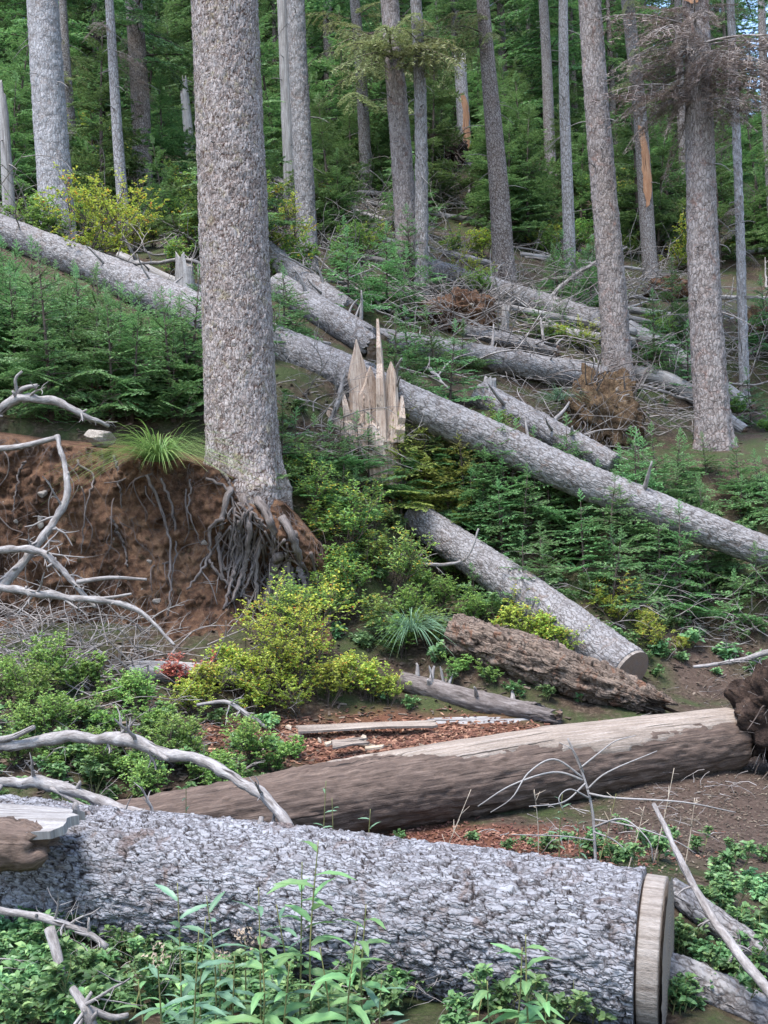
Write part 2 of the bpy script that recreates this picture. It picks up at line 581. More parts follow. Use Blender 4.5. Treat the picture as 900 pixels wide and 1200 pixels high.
M = {}
M['bark_hero'] = bark_relief_mat('grey_scaly_bark', (0.04, 0.03, 0.028), (0.18, 0.155, 0.155), (0.47, 0.46, 0.485), (0.55, 0.55, 0.59), 0.4, (0.2, 0.12, 0.085), 0.65, 1.0, 58, 0.24, 0.0, 0.010, 0.40)
M['bark_tree'] = bark_relief_mat('grey_brown_flaky_bark', (0.075, 0.04, 0.027), (0.19, 0.13, 0.105), (0.41, 0.345, 0.315), (0.48, 0.435, 0.42), 0.35, (0.30, 0.25, 0.11), 0.5, 1.0, 34, 0.3)
M['bark_log'] = bark_relief_mat('weathered_log_bark', (0.075, 0.058, 0.05), (0.19, 0.165, 0.155), (0.37, 0.345, 0.34), (0.46, 0.44, 0.44), 0.45, (0.2, 0.115, 0.07), 0.5, 1.0, 30, 0.32, 0.35, k=0.48)
M['bark_dark'] = bark_relief_mat('dark_rotten_bark', (0.03, 0.018, 0.012), (0.11, 0.066, 0.045), (0.29, 0.20, 0.145), (0.42, 0.34, 0.28), 0.3, (0.24, 0.09, 0.04), 0.7, 1.0, 45, 0.06, k=0.42)
M['bark_far'] = bark_vor_mat('grey_standing_bark', (0.09, 0.065, 0.055), (0.19, 0.16, 0.145), (0.34, 0.315, 0.305), (0.40, 0.39, 0.39))
M['bark_pale'] = bark_vor_mat('pale_smooth_bark', (0.16, 0.135, 0.125), (0.30, 0.275, 0.265), (0.42, 0.40, 0.40), (0.5, 0.49, 0.5), 22, 0.4, lichen_amt=0.8)
M['bark_brown'] = bark_vor_mat('brown_standing_bark', (0.075, 0.05, 0.04), (0.22, 0.165, 0.14), (0.36, 0.3, 0.27), (0.43, 0.40, 0.39), 26, 0.5, (0.24, 0.13, 0.1))
M['silver'] = wood_mat('silver_bleached_wood', (0.15, 0.13, 0.118), (0.33, 0.305, 0.29), (0.50, 0.48, 0.465))
M['branch'] = wood_mat('bleached_branch_wood', (0.12, 0.10, 0.09), (0.30, 0.27, 0.255), (0.50, 0.47, 0.455), 0.25, 38)
M['twig'] = plain_mat('grey_dead_twig', (0.085, 0.07, 0.063), (0.25, 0.225, 0.21), 9)
M['twig_dark'] = plain_mat('dark_dead_twig', (0.03, 0.022, 0.018), (0.09, 0.068, 0.057), 9)
M['root'] = wood_mat('grey_root_wood', (0.06, 0.045, 0.038), (0.16, 0.13, 0.117), (0.29, 0.25, 0.235), 0.2, 45)
M['root_dark'] = wood_mat('dark_root_wood', (0.05, 0.036, 0.03), (0.14, 0.11, 0.1), (0.3, 0.26, 0.24), 0.2, 12)
M['peeled'] = wood_mat('peeled_brown_log', (0.05, 0.031, 0.023), (0.125, 0.083, 0.062), (0.24, 0.172, 0.135), 0.05, 75, 0.75)
M['peeled_pale'] = wood_mat('peeled_pale_wood', (0.18, 0.135, 0.105), (0.32, 0.255, 0.205), (0.46, 0.39, 0.335), 0.04, 75, 0.75)
M['torn'] = wood_mat('torn_stump_wood', (0.27, 0.165, 0.11), (0.58, 0.44, 0.34), (0.80, 0.68, 0.57), 0.03, 45, 0.8)
M['fresh'] = wood_mat('fresh_orange_split_wood', (0.24, 0.105, 0.05), (0.40, 0.195, 0.095), (0.52, 0.33, 0.2), 0.08, 30, 0.7)
M['slab'] = wood_mat('grey_sawn_slab_wood', (0.14, 0.11, 0.09), (0.29, 0.245, 0.21), (0.43, 0.38, 0.34), 0.1, 28, 0.8)
M['cut'] = cut_mat('weathered_cut_end', (0.10, 0.06, 0.042), (0.23, 0.155, 0.115), (0.15, 0.115, 0.10))
M['cut_pale'] = cut_mat('pale_cut_end', (0.12, 0.085, 0.06), (0.25, 0.19, 0.14), (0.15, 0.125, 0.11))
M['kerf'] = plain_mat('dark_saw_kerf', (0.02, 0.015, 0.012), (0.05, 0.035, 0.028))
M['ground'] = ground_mat()
M['bank'] = soil_mat('red_brown_bank_soil', (0.022, 0.012, 0.008), (0.085, 0.044, 0.026), (0.18, 0.105, 0.062), (0.25, 0.165, 0.105))
M['soil_orange'] = soil_mat('ochre_root_soil', (0.035, 0.021, 0.013), (0.10, 0.062, 0.036), (0.22, 0.145, 0.08), (0.33, 0.25, 0.16), 1.6)
M['soil_dark'] = soil_mat('dark_root_soil', (0.012, 0.008, 0.006), (0.035, 0.022, 0.017), (0.085, 0.055, 0.04), (0.12, 0.08, 0.06), 1.4)
M['stone'] = plain_mat('pale_stone', (0.12, 0.10, 0.08), (0.24, 0.21, 0.185), 12)
M['chip'] = leaf_mat('red_wood_chip', (0.045, 0.017, 0.010), (0.125, 0.052, 0.03), (0.29, 0.17, 0.105), 0.0, 0.9)
M['chip_pale'] = plain_mat('pale_wood_chip', (0.2, 0.15, 0.105), (0.36, 0.3, 0.235), 14)
M['litter'] = leaf_mat('ground_litter', (0.022, 0.014, 0.010), (0.055, 0.037, 0.027), (0.14, 0.105, 0.08), 0.0, 0.9)
M['fir'] = leaf_mat('young_fir_needles', (0.028, 0.068, 0.026), (0.062, 0.135, 0.045), (0.14, 0.23, 0.085), 0.35, 0.5, 0.5)
M['fir_yellow'] = leaf_mat('yellow_green_needles', (0.07, 0.095, 0.02), (0.15, 0.185, 0.04), (0.27, 0.28, 0.07), 0.35, 0.5)
M['conifer'] = leaf_mat('forest_conifer_needles', (0.028, 0.066, 0.024), (0.065, 0.12, 0.04), (0.13, 0.2, 0.065), 0.35, 0.55, 0.7)
M['mossy'] = leaf_mat('mossy_olive_bough', (0.06, 0.075, 0.03), (0.13, 0.15, 0.06), (0.24, 0.25, 0.11), 0.3, 0.6)
M['dead_needle'] = leaf_mat('dead_brown_twigs', (0.07, 0.05, 0.042), (0.15, 0.115, 0.1), (0.25, 0.205, 0.185), 0.1, 0.8)
M['huckle'] = leaf_mat('yellow_green_shrub_leaf', (0.07, 0.12, 0.022), (0.19, 0.25, 0.035), (0.36, 0.37, 0.06), 0.4, 0.45, 0.3, ((0.55, 0.38, 0.05), (0.5, 0.16, 0.05)))
M['huckle_green'] = leaf_mat('green_shrub_leaf', (0.036, 0.08, 0.022), (0.105, 0.185, 0.042), (0.22, 0.29, 0.06), 0.4, 0.45, 0.4)
M['ash'] = leaf_mat('green_and_gold_shrub_leaf', (0.036, 0.085, 0.026), (0.10, 0.18, 0.045), (0.21, 0.27, 0.05), 0.4, 0.45, 0.3, ((0.5, 0.38, 0.045), (0.55, 0.3, 0.04)))
M['red_leaf'] = leaf_mat('red_shrub_leaf', (0.16, 0.04, 0.03), (0.32, 0.1, 0.06), (0.45, 0.24, 0.14), 0.35, 0.5)
M['herb'] = leaf_mat('herb_leaf', (0.05, 0.10, 0.042), (0.10, 0.185, 0.075), (0.18, 0.27, 0.10), 0.4, 0.42, 0.35)
M['herb_blue'] = leaf_mat('dull_herb_leaf', (0.045, 0.085, 0.055), (0.08, 0.14, 0.085), (0.13, 0.2, 0.115), 0.35, 0.45, 0.35)
M['lowleaf'] = leaf_mat('low_ground_leaf', (0.03, 0.062, 0.024), (0.065, 0.12, 0.042), (0.14, 0.205, 0.07), 0.4, 0.45, 0.4)
M['grass'] = leaf_mat('grass_blade', (0.03, 0.075, 0.02), (0.08, 0.15, 0.038), (0.17, 0.23, 0.07), 0.35, 0.45, 0.2)
M['straw'] = leaf_mat('straw_stem', (0.22, 0.19, 0.07), (0.38, 0.32, 0.13), (0.5, 0.42, 0.22), 0.2, 0.7)
M['stem'] = plain_mat('green_brown_stem', (0.06, 0.08, 0.03), (0.15, 0.13, 0.05), 8, 0.7)
M['stem_brown'] = plain_mat('brown_twig_stem', (0.03, 0.022, 0.017), (0.08, 0.062, 0.05), 8, 0.85)
M['seed'] = plain_mat('pale_seed_head', (0.14, 0.105, 0.075), (0.27, 0.22, 0.17), 20)

# ------------------------------------------------------------------ layout of the place
# standing trunks: name, label, base px/py, depth m, upper px/py, width px at base / at upper, height m, material, crown start m, style
TREES = [
 ('conifer_tree', 'massive scaly grey trunk standing on top of the exposed root bank', 286, 568, 10.8, 263, 0, 84, 78, 19, 'bark_tree', 9.0),
 ('conifer_tree', 'thick pale grey trunk behind the long log above the dense young firs', 70, 292, 17.5, 50, 0, 41, 36, 20, 'bark_pale', 8.0),
 ('conifer_tree', 'slender dark trunk close behind the thick pale grey trunk', 88, 205, 27, 74, 10, 12, 9, 15, 'bark_far', 4.5),
 ('conifer_tree', 'thin leaning grey trunk between the pale trunk and a short brown one', 147, 268, 22.5, 127, 0, 14, 10, 16, 'bark_pale', 4.2),
 ('conifer_tree', 'stout brown trunk disappearing into hanging green boughs', 169, 240, 24.5, 160, 60, 24, 21, 16, 'bark_brown', 4.0),
 ('conifer_tree', 'straight grey trunk rising right beside the bleached dead pole', 361, 326, 19.5, 347, 0, 24, 21, 18, 'bark_far', 7.0),
 ('conifer_tree', 'slim grey trunk with mossy boughs on the upper slope', 431, 230, 29, 416, 0, 15, 12, 17, 'bark_far', 3.6),
 ('conifer_tree', 'thicker trunk of the close pair of grey trunks', 479, 330, 19.8, 458, 0, 28, 21, 18, 'bark_brown', 6.2),
 ('conifer_tree', 'thinner trunk of the close pair of grey trunks', 496, 348, 19.3, 488, 0, 16, 13, 17, 'bark_far', 6.5),
 ('conifer_tree', 'dark brown trunk standing behind the big ochre root mound', 591, 328, 22.5, 567, 0, 27, 15, 16, 'bark_brown', 6.0),
 ('conifer_tree', 'far slim grey trunk half hidden among dark conifers', 647, 210, 32, 636, 0, 14, 11, 17, 'bark_far', 5.0),
 ('conifer_tree', 'thin pale straight trunk beside the long fallen log on the upper slope', 667, 330, 23.5, 660, 0, 15, 11, 17, 'bark_pale', 7.0),
 ('conifer_tree', 'red-brown leaning trunk rooted above the ochre upturned root plate', 723, 436, 17.0, 692, 0, 33, 26, 19, 'bark_brown', 7.0),
 ('conifer_tree', 'grey trunk with a fresh orange scar where bark peeled off', 765, 328, 26.5, 737, 10, 18, 15, 17, 'bark_far', 6.0),
 ('conifer_tree', 'brown trunk draped with drooping dead twiggy branches', 836, 522, 15.0, 813, 0, 41, 29, 18, 'bark_brown', 7.0),
 ('conifer_tree', 'thin white-grey trunk with bare twigs behind the draped trunk', 874, 466, 18.2, 860, 100, 11, 9, 11, 'bark_pale', 5.2),
 ('conifer_tree', 'far slender trunk beside the small gap of bright sky', 906, 300, 27, 892, 0, 11, 9, 15, 'bark_far', 7.0),
 ('conifer_tree', 'faint far trunk between the scarred trunk and the draped trunk', 801, 215, 36, 796, 60, 11, 9, 15, 'bark_far', 5.0),
]
# fallen logs: label, list of (px, py, depth) of the axis, diameters m, material, detail step m, relief, cut flags
LOGS = [
 dict(k='front', label='huge foreground log with thick scaly grey bark and a sawn end', pts=[(-190, 978, 5.7), (0, 1009, 5.25), (400, 1065, 4.68), (752, 1118, 4.25)], d=(.58, .61, .63, .64), mat='bark_hero', step=.0064, seg=270, relief=(.028, .085, .018)),
 dict(k='peeled', label='barkless brown log with a pale stripped top lying across the trail', pts=[(120, 985, 6.35), (400, 938, 7.0), (620, 902, 7.6), (858, 866, 8.25)], d=(.42, .50, .54, .46), mat='peeled', step=.02, seg=110, relief=(.03, .55, .016)),
 dict(k='cut', label='grey bark log sawn off cleanly, its round end beside the trail', pts=[(486, 606, 12.25), (610, 692, 11.1), (737, 786, 10.0)], d=(.36, .42, .46), mat='bark_log', step=.016, seg=90, relief=(.035, .06, .012)),
 dict(k='rotten', label='dark rotten log with shredded bark tapering to a point at the trail', pts=[(528, 742, 9.9), (620, 772, 9.6), (720, 806, 9.3), (806, 838, 9.05)], d=(.34, .40, .33, .12), mat='bark_dark', step=.018, seg=80, relief=(.035, .5, .045)),
 dict(k='long', label='long grey log running down from the pale trunk to the splintered stump', pts=[(-60, 244, 16.4), (120, 318, 15.2), (270, 384, 13.8), (428, 449, 12.75)], d=(.40, .47, .53, .50), mat='bark_log', step=.022, seg=72, relief=(.045, .08, .014)),
 dict(k='long', label='long grey log running downhill from the splintered stump through the young firs', pts=[(405, 442, 12.7), (560, 508, 12.3), (700, 570, 11.9), (915, 654, 11.4)], d=(.47, .43, .39, .32), mat='bark_log', step=.022, seg=72, relief=(.045, .08, .014)),
 dict(k='broken', label='grey log with a broken end coming down behind the massive trunk', pts=[(285, 275, 17.6), (350, 325, 16.7), (414, 372, 16.0)], d=(.34, .38, .41), mat='bark_log', step=.03, seg=56, relief=(.05, .09, .012)),
 dict(k='broken', label='grey log under the broken-ended log, sloping to the splintered stump', pts=[(325, 335, 15.9), (390, 375, 15.2), (448, 412, 14.6)], d=(.40, .42, .44), mat='bark_log', step=.03, seg=56, relief=(.05, .09, .012)),
 dict(k='plain', label='pale grey log lying nearly level from the stump to the ochre root plate', pts=[(440, 398, 15.6), (570, 420, 15.9), (706, 446, 16.2)], d=(.36, .38, .42), mat='bark_log', step=.03, seg=56, relief=(.05, .09, .012)),
 dict(k='cutfar', label='short grey log pointing downhill below the ochre root plate', pts=[(562, 464, 13.6), (640, 504, 13.0), (720, 545, 12.5)], d=(.36, .33, .26), mat='bark_log', step=.025, seg=60, relief=(.045, .08, .013)),
 dict(k='plain', label='long grey log on the upper slope between the trunk pair and the leaning trunk', pts=[(494, 312, 21.0), (600, 345, 20.0), (720, 386, 18.8)], d=(.38, .42, .46), mat='bark_log', step=.04, seg=40, relief=(.06, .1, .012)),
 dict(k='plain', label='bleached broken log behind the leaning trunk and the draped trunk', pts=[(735, 384, 18.6), (800, 422, 18.0), (880, 478, 17.2)], d=(.30, .28, .2), mat='silver', step=.04, seg=32, relief=(.06, .4, .012)),
 dict(k='broken', label='short grey broken log lying among dead branches below the root mound', pts=[(545, 388, 17.0), (600, 400, 16.8), (660, 414, 16.6)], d=(.22, .23, .22), mat='bark_log', step=.035, seg=36, relief=(.05, .09, .01)),
 dict(k='plain', label='pale thin log under the long upper log', pts=[(632, 382, 18.3), (680, 393, 18.0), (745, 402, 17.8)], d=(.18, .19, .18), mat='silver', step=.05, seg=24, relief=None),
 dict(k='plain', label='bleached pale log beside the ochre root plate', pts=[(742, 438, 17.3), (790, 450, 17.0), (872, 505, 16.3)], d=(.28, .26, .18), mat='silver', step=.04, seg=32, relief=(.06, .4, .012)),
 dict(k='broken', label='grey broken log wedged at the foot of the rotten log', pts=[(470, 798, 9.6), (560, 822, 9.3), (668, 842, 9.0)], d=(.17, .19, .14), mat='root', step=.02, seg=40, relief=(.05, .3, .012)),
 dict(k='stub', label='weathered grey log end poking out behind the yellow-green shrub', pts=[(155, 786, 9.3), (190, 787, 9.2), (300, 792, 9.1)], d=(.17, .18, .18), mat='silver', step=.02, seg=36, relief=(.05, .3, .012)),
 dict(k='stub', label='grey bark log lying past the sawn end of the foreground log', pts=[(785, 1040, 4.75), (845, 1085, 4.6), (960, 1170, 4.4)], d=(.10, .12, .14), mat='bark_log', step=.012, seg=48, relief=(.03, .05, .01)),
 dict(k='stub', label='brown broken log lying low beside the sawn end of the foreground log', pts=[(775, 1130, 4.4), (840, 1162, 4.3), (960, 1225, 4.15)], d=(.13, .15, .15), mat='bark_log', step=.012, seg=48, relief=(.035, .06, .012)),
 dict(k='plain', label='thin grey log behind the pale stump above the massive trunk', pts=[(140, 300, 17.0), (215, 335, 16.3), (300, 352, 15.8)], d=(.16, .18, .18), mat='silver', step=.05, seg=24, relief=None),
]

# ------------------------------------------------------------------ terrain
ctrl = [P(*c) for c in [
 (0, 1200, 4.0), (450, 1200, 3.95), (880, 1200, 3.9), (100, 1110, 4.7), (450, 1180, 4.3), (890, 1100, 4.9),
 (850, 950, 7.2), (900, 1000, 6.2), (700, 985, 6.5), (885, 905, 8.4), (600, 975, 6.9), (960, 930, 7.6), (960, 850, 9.2),
 (400, 885, 8.2), (550, 870, 8.4), (250, 900, 7.5), (100, 880, 7.4), (0, 880, 7.3), (300, 838, 9.0), (100, 800, 8.8), (0, 790, 8.9),
 (100, 755, 9.5), (250, 748, 9.8), (380, 750, 10.0), (-80, 760, 9.4), (480, 790, 10.0), (650, 800, 10.0), (780, 805, 10.2), (880, 775, 10.8), (960, 760, 11.2),
 (800, 725, 11.8), (680, 720, 12.0), (560, 680, 12.2), (900, 690, 12.2),
 (450, 610, 11.8), (370, 585, 11.2), (300, 552, 11.3), (200, 540, 11.1), (100, 520, 10.9), (0, 500, 10.9), (-90, 490, 10.9),
 (220, 470, 12.0), (100, 430, 12.8), (0, 420, 12.8), (-100, 400, 13.0), (60, 350, 14.4), (200, 400, 13.2),
 (430, 528, 12.1), (560, 545, 12.4), (850, 650, 12.1), (960, 660, 12.0), (640, 600, 12.2), (760, 570, 13.0), (900, 560, 13.6),
 (700, 520, 15.2), (640, 480, 15.2), (880, 505, 16.2), (790, 475, 16.8), (960, 500, 16.5), (600, 450, 15.8),
 (420, 330, 19.0), (550, 360, 18.8), (340, 250, 24.0), (545, 190, 31.5), (20, 270, 18.0), (-80, 240, 19), (120, 200, 28), (250, 230, 24.5),
 (880, 400, 19.5), (960, 400, 20.0), (830, 330, 25.5), (900, 330, 26)]]
for t in TREES:
    ctrl.append(P(t[2], t[3], t[4]))
for lg in LOGS:
    ds = lg['d']
    for (px, py, dd), dm in zip(lg['pts'], ds):
        ctrl.append(P(px, py, dd) - np.array([0, 0, dm * 0.40]))
ctrl += [np.array(c, float) for c in [(-6, -4, -.2), (0, -4, -.25), (6, -4, -.4), (-3, 0, 0.05), (0, 0.3, 0), (3, 0, -.1), (8, 3, -.1), (-8, 3, .6),
 (-14, 8, 2.4), (12, 9, .2), (16, 16, 2.4), (-18, 18, 7.6), (-22, 34, 16), (22, 32, 10.5), (0, 44, 20.0), (-26, 55, 27), (26, 55, 21.5), (0, 60, 27.5), (0, 90, 40), (-45, 90, 42), (45, 90, 37), (-45, 30, 15), (45, 30, 8), (-40, 0, 2), (40, 0, -1)]]
ctrl = np.array(ctrl)

def tps(r2):
    return 0.5 * r2 * np.log(r2 + 1e-9)
class Surf:
    """thin-plate surface through the control points"""
    def __init__(self, pts, smooth=0.05):
        self.c = pts[:, :2]
        n = len(pts)
        K = tps(((self.c[:, None] - self.c[None]) ** 2).sum(-1)) + np.eye(n) * smooth
        Pm = np.hstack([np.ones((n, 1)), self.c])
        A_ = np.block([[K, Pm], [Pm.T, np.zeros((3, 3))]])
        self.s = np.linalg.solve(A_, np.concatenate([pts[:, 2], np.zeros(3)]))
    def __call__(self, q):
        n = len(self.c)
        return tps(((q[:, None] - self.c[None]) ** 2).sum(-1)) @ self.s[:n] + self.s[n] + q @ self.s[n + 1:]
S_ALL = Surf(ctrl)
S_LOW = Surf(np.vstack([ctrl[ctrl[:, 1] < 10.2], [[-6, 12, 1.3], [-2, 12, 1.3], [-12, 14, 2.0], [2, 13, 1.6]]]), .05)
S_HIGH = Surf(ctrl[ctrl[:, 1] > 10.35], .05)

def H0(xy):
    xy = np.atleast_2d(xy)
    out = np.zeros(len(xy))
    for s in range(0, len(xy), 20000):
        q = xy[s:s + 20000]
        pxa = 450 + F * q[:, 0] / np.maximum(q[:, 1], .5)
        w = sstep(455, 385, pxa) * (q[:, 1] > 6) * sstep(-10, -6, q[:, 0])
        z = S_ALL(q)
        near = (w > 0) & (q[:, 1] < 14)
        if near.any():
            qq = q[near]
            k = sstep(10.62, 10.95, qq[:, 1])
            zz = S_LOW(qq) * (1 - k) + S_HIGH(qq) * k
            ww = w[near] * sstep(14, 12, qq[:, 1]) * sstep(6, 8, qq[:, 1])
            z[near] = z[near] * (1 - ww) + zz * ww
        out[s:s + 20000] = z
    return out

def H_exact(xy):
    xy = np.atleast_2d(np.asarray(xy, float))
    p = np.column_stack([xy, np.zeros(len(xy))])
    far = np.clip(xy[:, 1] / 20, 0.6, 2.5)
    return H0(xy) + 0.07 * far * fbm(p * 1.3, 3, 3) + 0.022 * fbm(p * 6.0, 3, 8)

HX = 9.0 * np.linspace(-1, 1, 300) + 52 * np.linspace(-1, 1, 300) ** 3
HT = np.linspace(0, 1, 330)
HY = -4 + 99 * (0.24 * HT + 0.76 * HT ** 3)
HGX, HGY = np.meshgrid(HX, HY)
HZ = H_exact(np.stack([HGX.ravel(), HGY.ravel()], -1)).reshape(330, 300)

def H(xy):
    """ground height, read off the ground mesh itself"""
    xy = np.atleast_2d(np.asarray(xy, float))
    i = np.clip(np.searchsorted(HX, xy[:, 0]) - 1, 0, 298)
    j = np.clip(np.searchsorted(HY, xy[:, 1]) - 1, 0, 328)
    u = np.clip((xy[:, 0] - HX[i]) / (HX[i + 1] - HX[i]), 0, 1)
    v = np.clip((xy[:, 1] - HY[j]) / (HY[j + 1] - HY[j]), 0, 1)
    return HZ[j, i] * (1 - u) * (1 - v) + HZ[j, i + 1] * u * (1 - v) + HZ[j + 1, i] * (1 - u) * v + HZ[j + 1, i + 1] * u * v

def Hs(x, y):
    return float(H([[x, y]])[0])

def Gmany(pxs, pys, dmin=2.5, dmax=90, n=200):
    """where the rays through pixels meet the ground"""
    v = np.stack([(np.asarray(pxs, float) - 450) / F, (600 - np.asarray(pys, float)) / F, -np.ones(len(pxs))], -1) @ RCN.T
    ds = np.exp(np.linspace(math.log(dmin), math.log(dmax), n))
    pts = CAM + v[:, None, :] * ds[None, :, None]
    gap = pts[..., 2] - H(pts.reshape(-1, 3)[:, :2]).reshape(len(pxs), n)
    below = gap < 0
    k = np.where(below.any(1), below.argmax(1), n - 1)
    r = np.arange(len(pxs))
    k0 = np.maximum(k - 1, 0)
    g0, g1 = gap[r, k0], gap[r, k]
    f = np.clip(g0 / (g0 - g1 + 1e-9), 0, 1)
    g = CAM + v * (ds[k0] * (1 - f) + ds[k] * f)[:, None]
    g[:, 2] = H(g[:, :2])
    return g

def G(px, py):
    return Gmany([px], [py])[0]

def build_ground():
    nx, ny = 300, 330
    xy = np.stack([HGX.ravel(), HGY.ravel()], -1)
    Z = HZ.ravel()
    V = np.column_stack([xy, Z])
    dirt = np.zeros(len(V))
    duff = np.zeros(len(V))
    wob = 0.35 * fbm(np.column_stack([xy * 1.6, np.zeros(len(xy))]), 3, 21)
    for (px, py, r) in [(860, 935, 1.1), (760, 985, .9), (900, 985, 1.0), (620, 985, .8), (960, 900, 1.2), (840, 800, .7), (960, 830, 1.0), (520, 1000, .7), (880, 860, .9)]:
        g = G(px, py)
        dirt = np.maximum(dirt, sstep(r, r * 0.55, np.linalg.norm(xy - g[:2], axis=1) + wob))
    for (px, py, r) in [(400, 880, .8), (480, 870, .8), (560, 862, .8), (330, 870, .6), (290, 860, .5), (620, 985, .6), (520, 985, .6), (680, 990, .4)]:
        g = G(px, py)
        duff = np.maximum(duff, sstep(r, r * 0.5, np.linalg.norm(xy - g[:2], axis=1) + wob))
    i = np.arange(ny - 1)[:, None] * nx + np.arange(nx - 1)[None, :]
    Q = np.stack([i, i + 1, i + nx + 1, i + nx], -1).reshape(-1, 4)
    o = link('ground', make_mesh('ground', V, [Q], M['ground'], dict(dirt=dirt, duff=duff * 0.9)))
    tag(o, 'brown forest floor of soil and needle litter rising up the slope', kind='structure')
build_ground()

# ------------------------------------------------------------------ fallen logs
def log_path(lg, n=None):
    pts = np.array([P(*p) for p in lg['pts']])
    L = arclen(pts)
    n = n or max(8, int(L / lg['step']))
    path = spline(pts, n)
    rad = np.interp(np.linspace(0, 1, n), np.linspace(0, 1, len(lg['d'])), np.array(lg['d']) / 2)
    return path, rad

LOGROOT = []
for li, lg in enumerate(LOGS):
    path, rad = log_path(lg)
    mid = path[len(path) // 2]
    base = mid - np.array([0, 0, rad[len(path) // 2]])
    root = thing('fallen_log', lg['label'], 'log', base)
    LOGROOT.append(root)
    T = nrm(path[-1] - path[-2])
    k = lg['k']
    mat = M[lg['mat']]
    if k == 'front':
        mb = add_tube(MB(), path, rad, seg=lg['seg'], relief=lg['relief'], lump=0.035, lump_s=1.3, seed=li + 1, cap=(True, True))
        mb.build('bark', mat, root)
        # saw kerf, then the end slab of bare wood
        R = rad[-1]
        kb = add_tube(MB(), spline([path[-1] - T * .004, path[-1] + T * .014], 3), np.full(3, R * .90), seg=48)
        kb.build('saw_kerf', M['kerf'], root)
        s0, s1 = path[-1] + T * .010, path[-1] + T * .088
        sp = spline([s0, s1], 10)
        sb = add_tube(MB(), sp, np.full(10, R * .965), seg=72, lump=.03, lump_s=2.2, seed=5, cap=(True, True))
        slab = sb.build('end_slab', M['slab'], root)
        lip = add_tube(MB(), spline([s1 - T * .02, s1 + T * .012], 4), np.full(4, R * .945), seg=72, lump=.03, lump_s=2.2, seed=5, cap=(True, True))
        lip.build('sapwood_rim', M['peeled_pale'], slab)
        V, t_, q_, a_ = disc(s1 + T * .016, T, R * .93, 7, 72, .03, 2, .004)
        MB().add(V, t_, q_, **a_).build('cut_face', M['cut_pale'], root)
    elif k == 'cut':
        add_tube(MB(), path, rad, seg=lg['seg'], relief=lg['relief'], lump=.03, lump_s=1.6, seed=li + 1).build('bark', mat, root)
        sb = add_tube(MB(), spline([path[-1] - T * .02, path[-1] + T * .035], 5), np.full(5, rad[-1] * .965), seg=60, lump=.02, seed=3, cap=(True, False))
        sb.build('bare_rim', M['slab'], root)
        V, t_, q_, a_ = disc(path[-1] + T * .0355, T, rad[-1] * .962, 7, 60, .02, 2, .004)
        MB().add(V, t_, q_, **a_).build('cut_face', M['cut'], root)
    elif k == 'peeled':
        mb = add_tube(MB(), path, rad, seg=lg['seg'], relief=lg['relief'], lump=.06, lump_s=1.1, seed=li + 1)
        mb.build('stem', mat, root)
        # the pale stripped strip of sapwood: a thin shell proud of the log along its upper side
        n = len(path)
        Tt, N, B = frames(path)
        up = np.array([0, 0, 1.0])
        na = 22
        V, bk = [], []
        sel = np.arange(int(n * .30), n - 1)
        s_ = np.linspace(0, 1, len(sel))
        lo = np.radians(-30 + 8 * vnoise(np.column_stack([s_ * 7, s_ * 0, s_ * 0]), 4) + 8 * vnoise(np.column_stack([s_ * 31, s_ * 0, s_ * 0]), 6))
        hi = np.radians(34 + 32 * s_ + 16 * vnoise(np.column_stack([s_ * 3, s_ * 0 + 3, s_ * 0]), 5) + 16 * np.floor(3 * vnoise(np.column_stack([s_ * 9, s_ * 0 + 9, s_ * 0]), 15)) / 3 + 4 * vnoise(np.column_stack([s_ * 40, s_ * 0, s_ * 0]), 8))
        wid = sstep(0, .25, s_)
        for i_, ii in enumerate(sel):
            side = nrm(np.cross(Tt[ii], up))
            side = side if side @ (CAM - path[ii]) > 0 else -side
            u2 = np.cross(side, Tt[ii]); u2 = u2 if u2[2] > 0 else -u2
            a0, a1 = lo[i_], lo[i_] + (hi[i_] - lo[i_]) * max(wid[i_], .02)
            th = np.linspace(a0, a1, na)
            bul = np.sin(np.linspace(0, np.pi, na)) ** .35
            r = rad[ii] + .030 * bul - .012 + .004 * vnoise(np.column_stack([th * 9, np.full(na, ii * .12), np.zeros(na)]), 2)
            V.append(path[ii] + r[:, None] * (np.cos(th)[:, None] * u2 + np.sin(th)[:, None] * side))
            bk.append(np.column_stack([np.cos(th) * .27, np.sin(th) * .27, np.full(na, ii * .02)]))
        V = np.concatenate(V); bk = np.concatenate(bk)
        i = np.arange(len(sel) - 1)[:, None] * na + np.arange(na - 1)[None]
        Q = np.stack([i, i + 1, i + na + 1, i + na], -1).reshape(-1, 4)
        MB().add(V, None, Q, bk=bk).build('stripped_sapwood', M['peeled_pale'], root)
    else:
        jag = (.35, .3, 11) if k in ('broken', 'rotten') else None
        add_tube(MB(), path, rad, seg=lg['seg'], relief=lg['relief'], lump=.05, lump_s=1.5, seed=li + 1, jag=jag).build('bark' if lg['mat'] != 'silver' else 'stem', mat, root)
        if k in ('broken', 'plain', 'long'):
            V, t_, q_, a_ = disc(path[-1] + T * .004 - T * (.1 if jag else 0), T, rad[-1] * .9, 5, 30, .06, li, .07)
            MB().add(V, t_, q_, **a_).build('broken_end', M['cut'], root)
        if k in ('cutfar', 'stub'):
            V, t_, q_, a_ = disc(path[0] - nrm(path[1] - path[0]) * .004, -nrm(path[1] - path[0]), rad[0] * .97, 4, 32, .02, 1, .004)
            MB().add(V, t_, q_, **a_).build('cut_face', M['cut'], root)
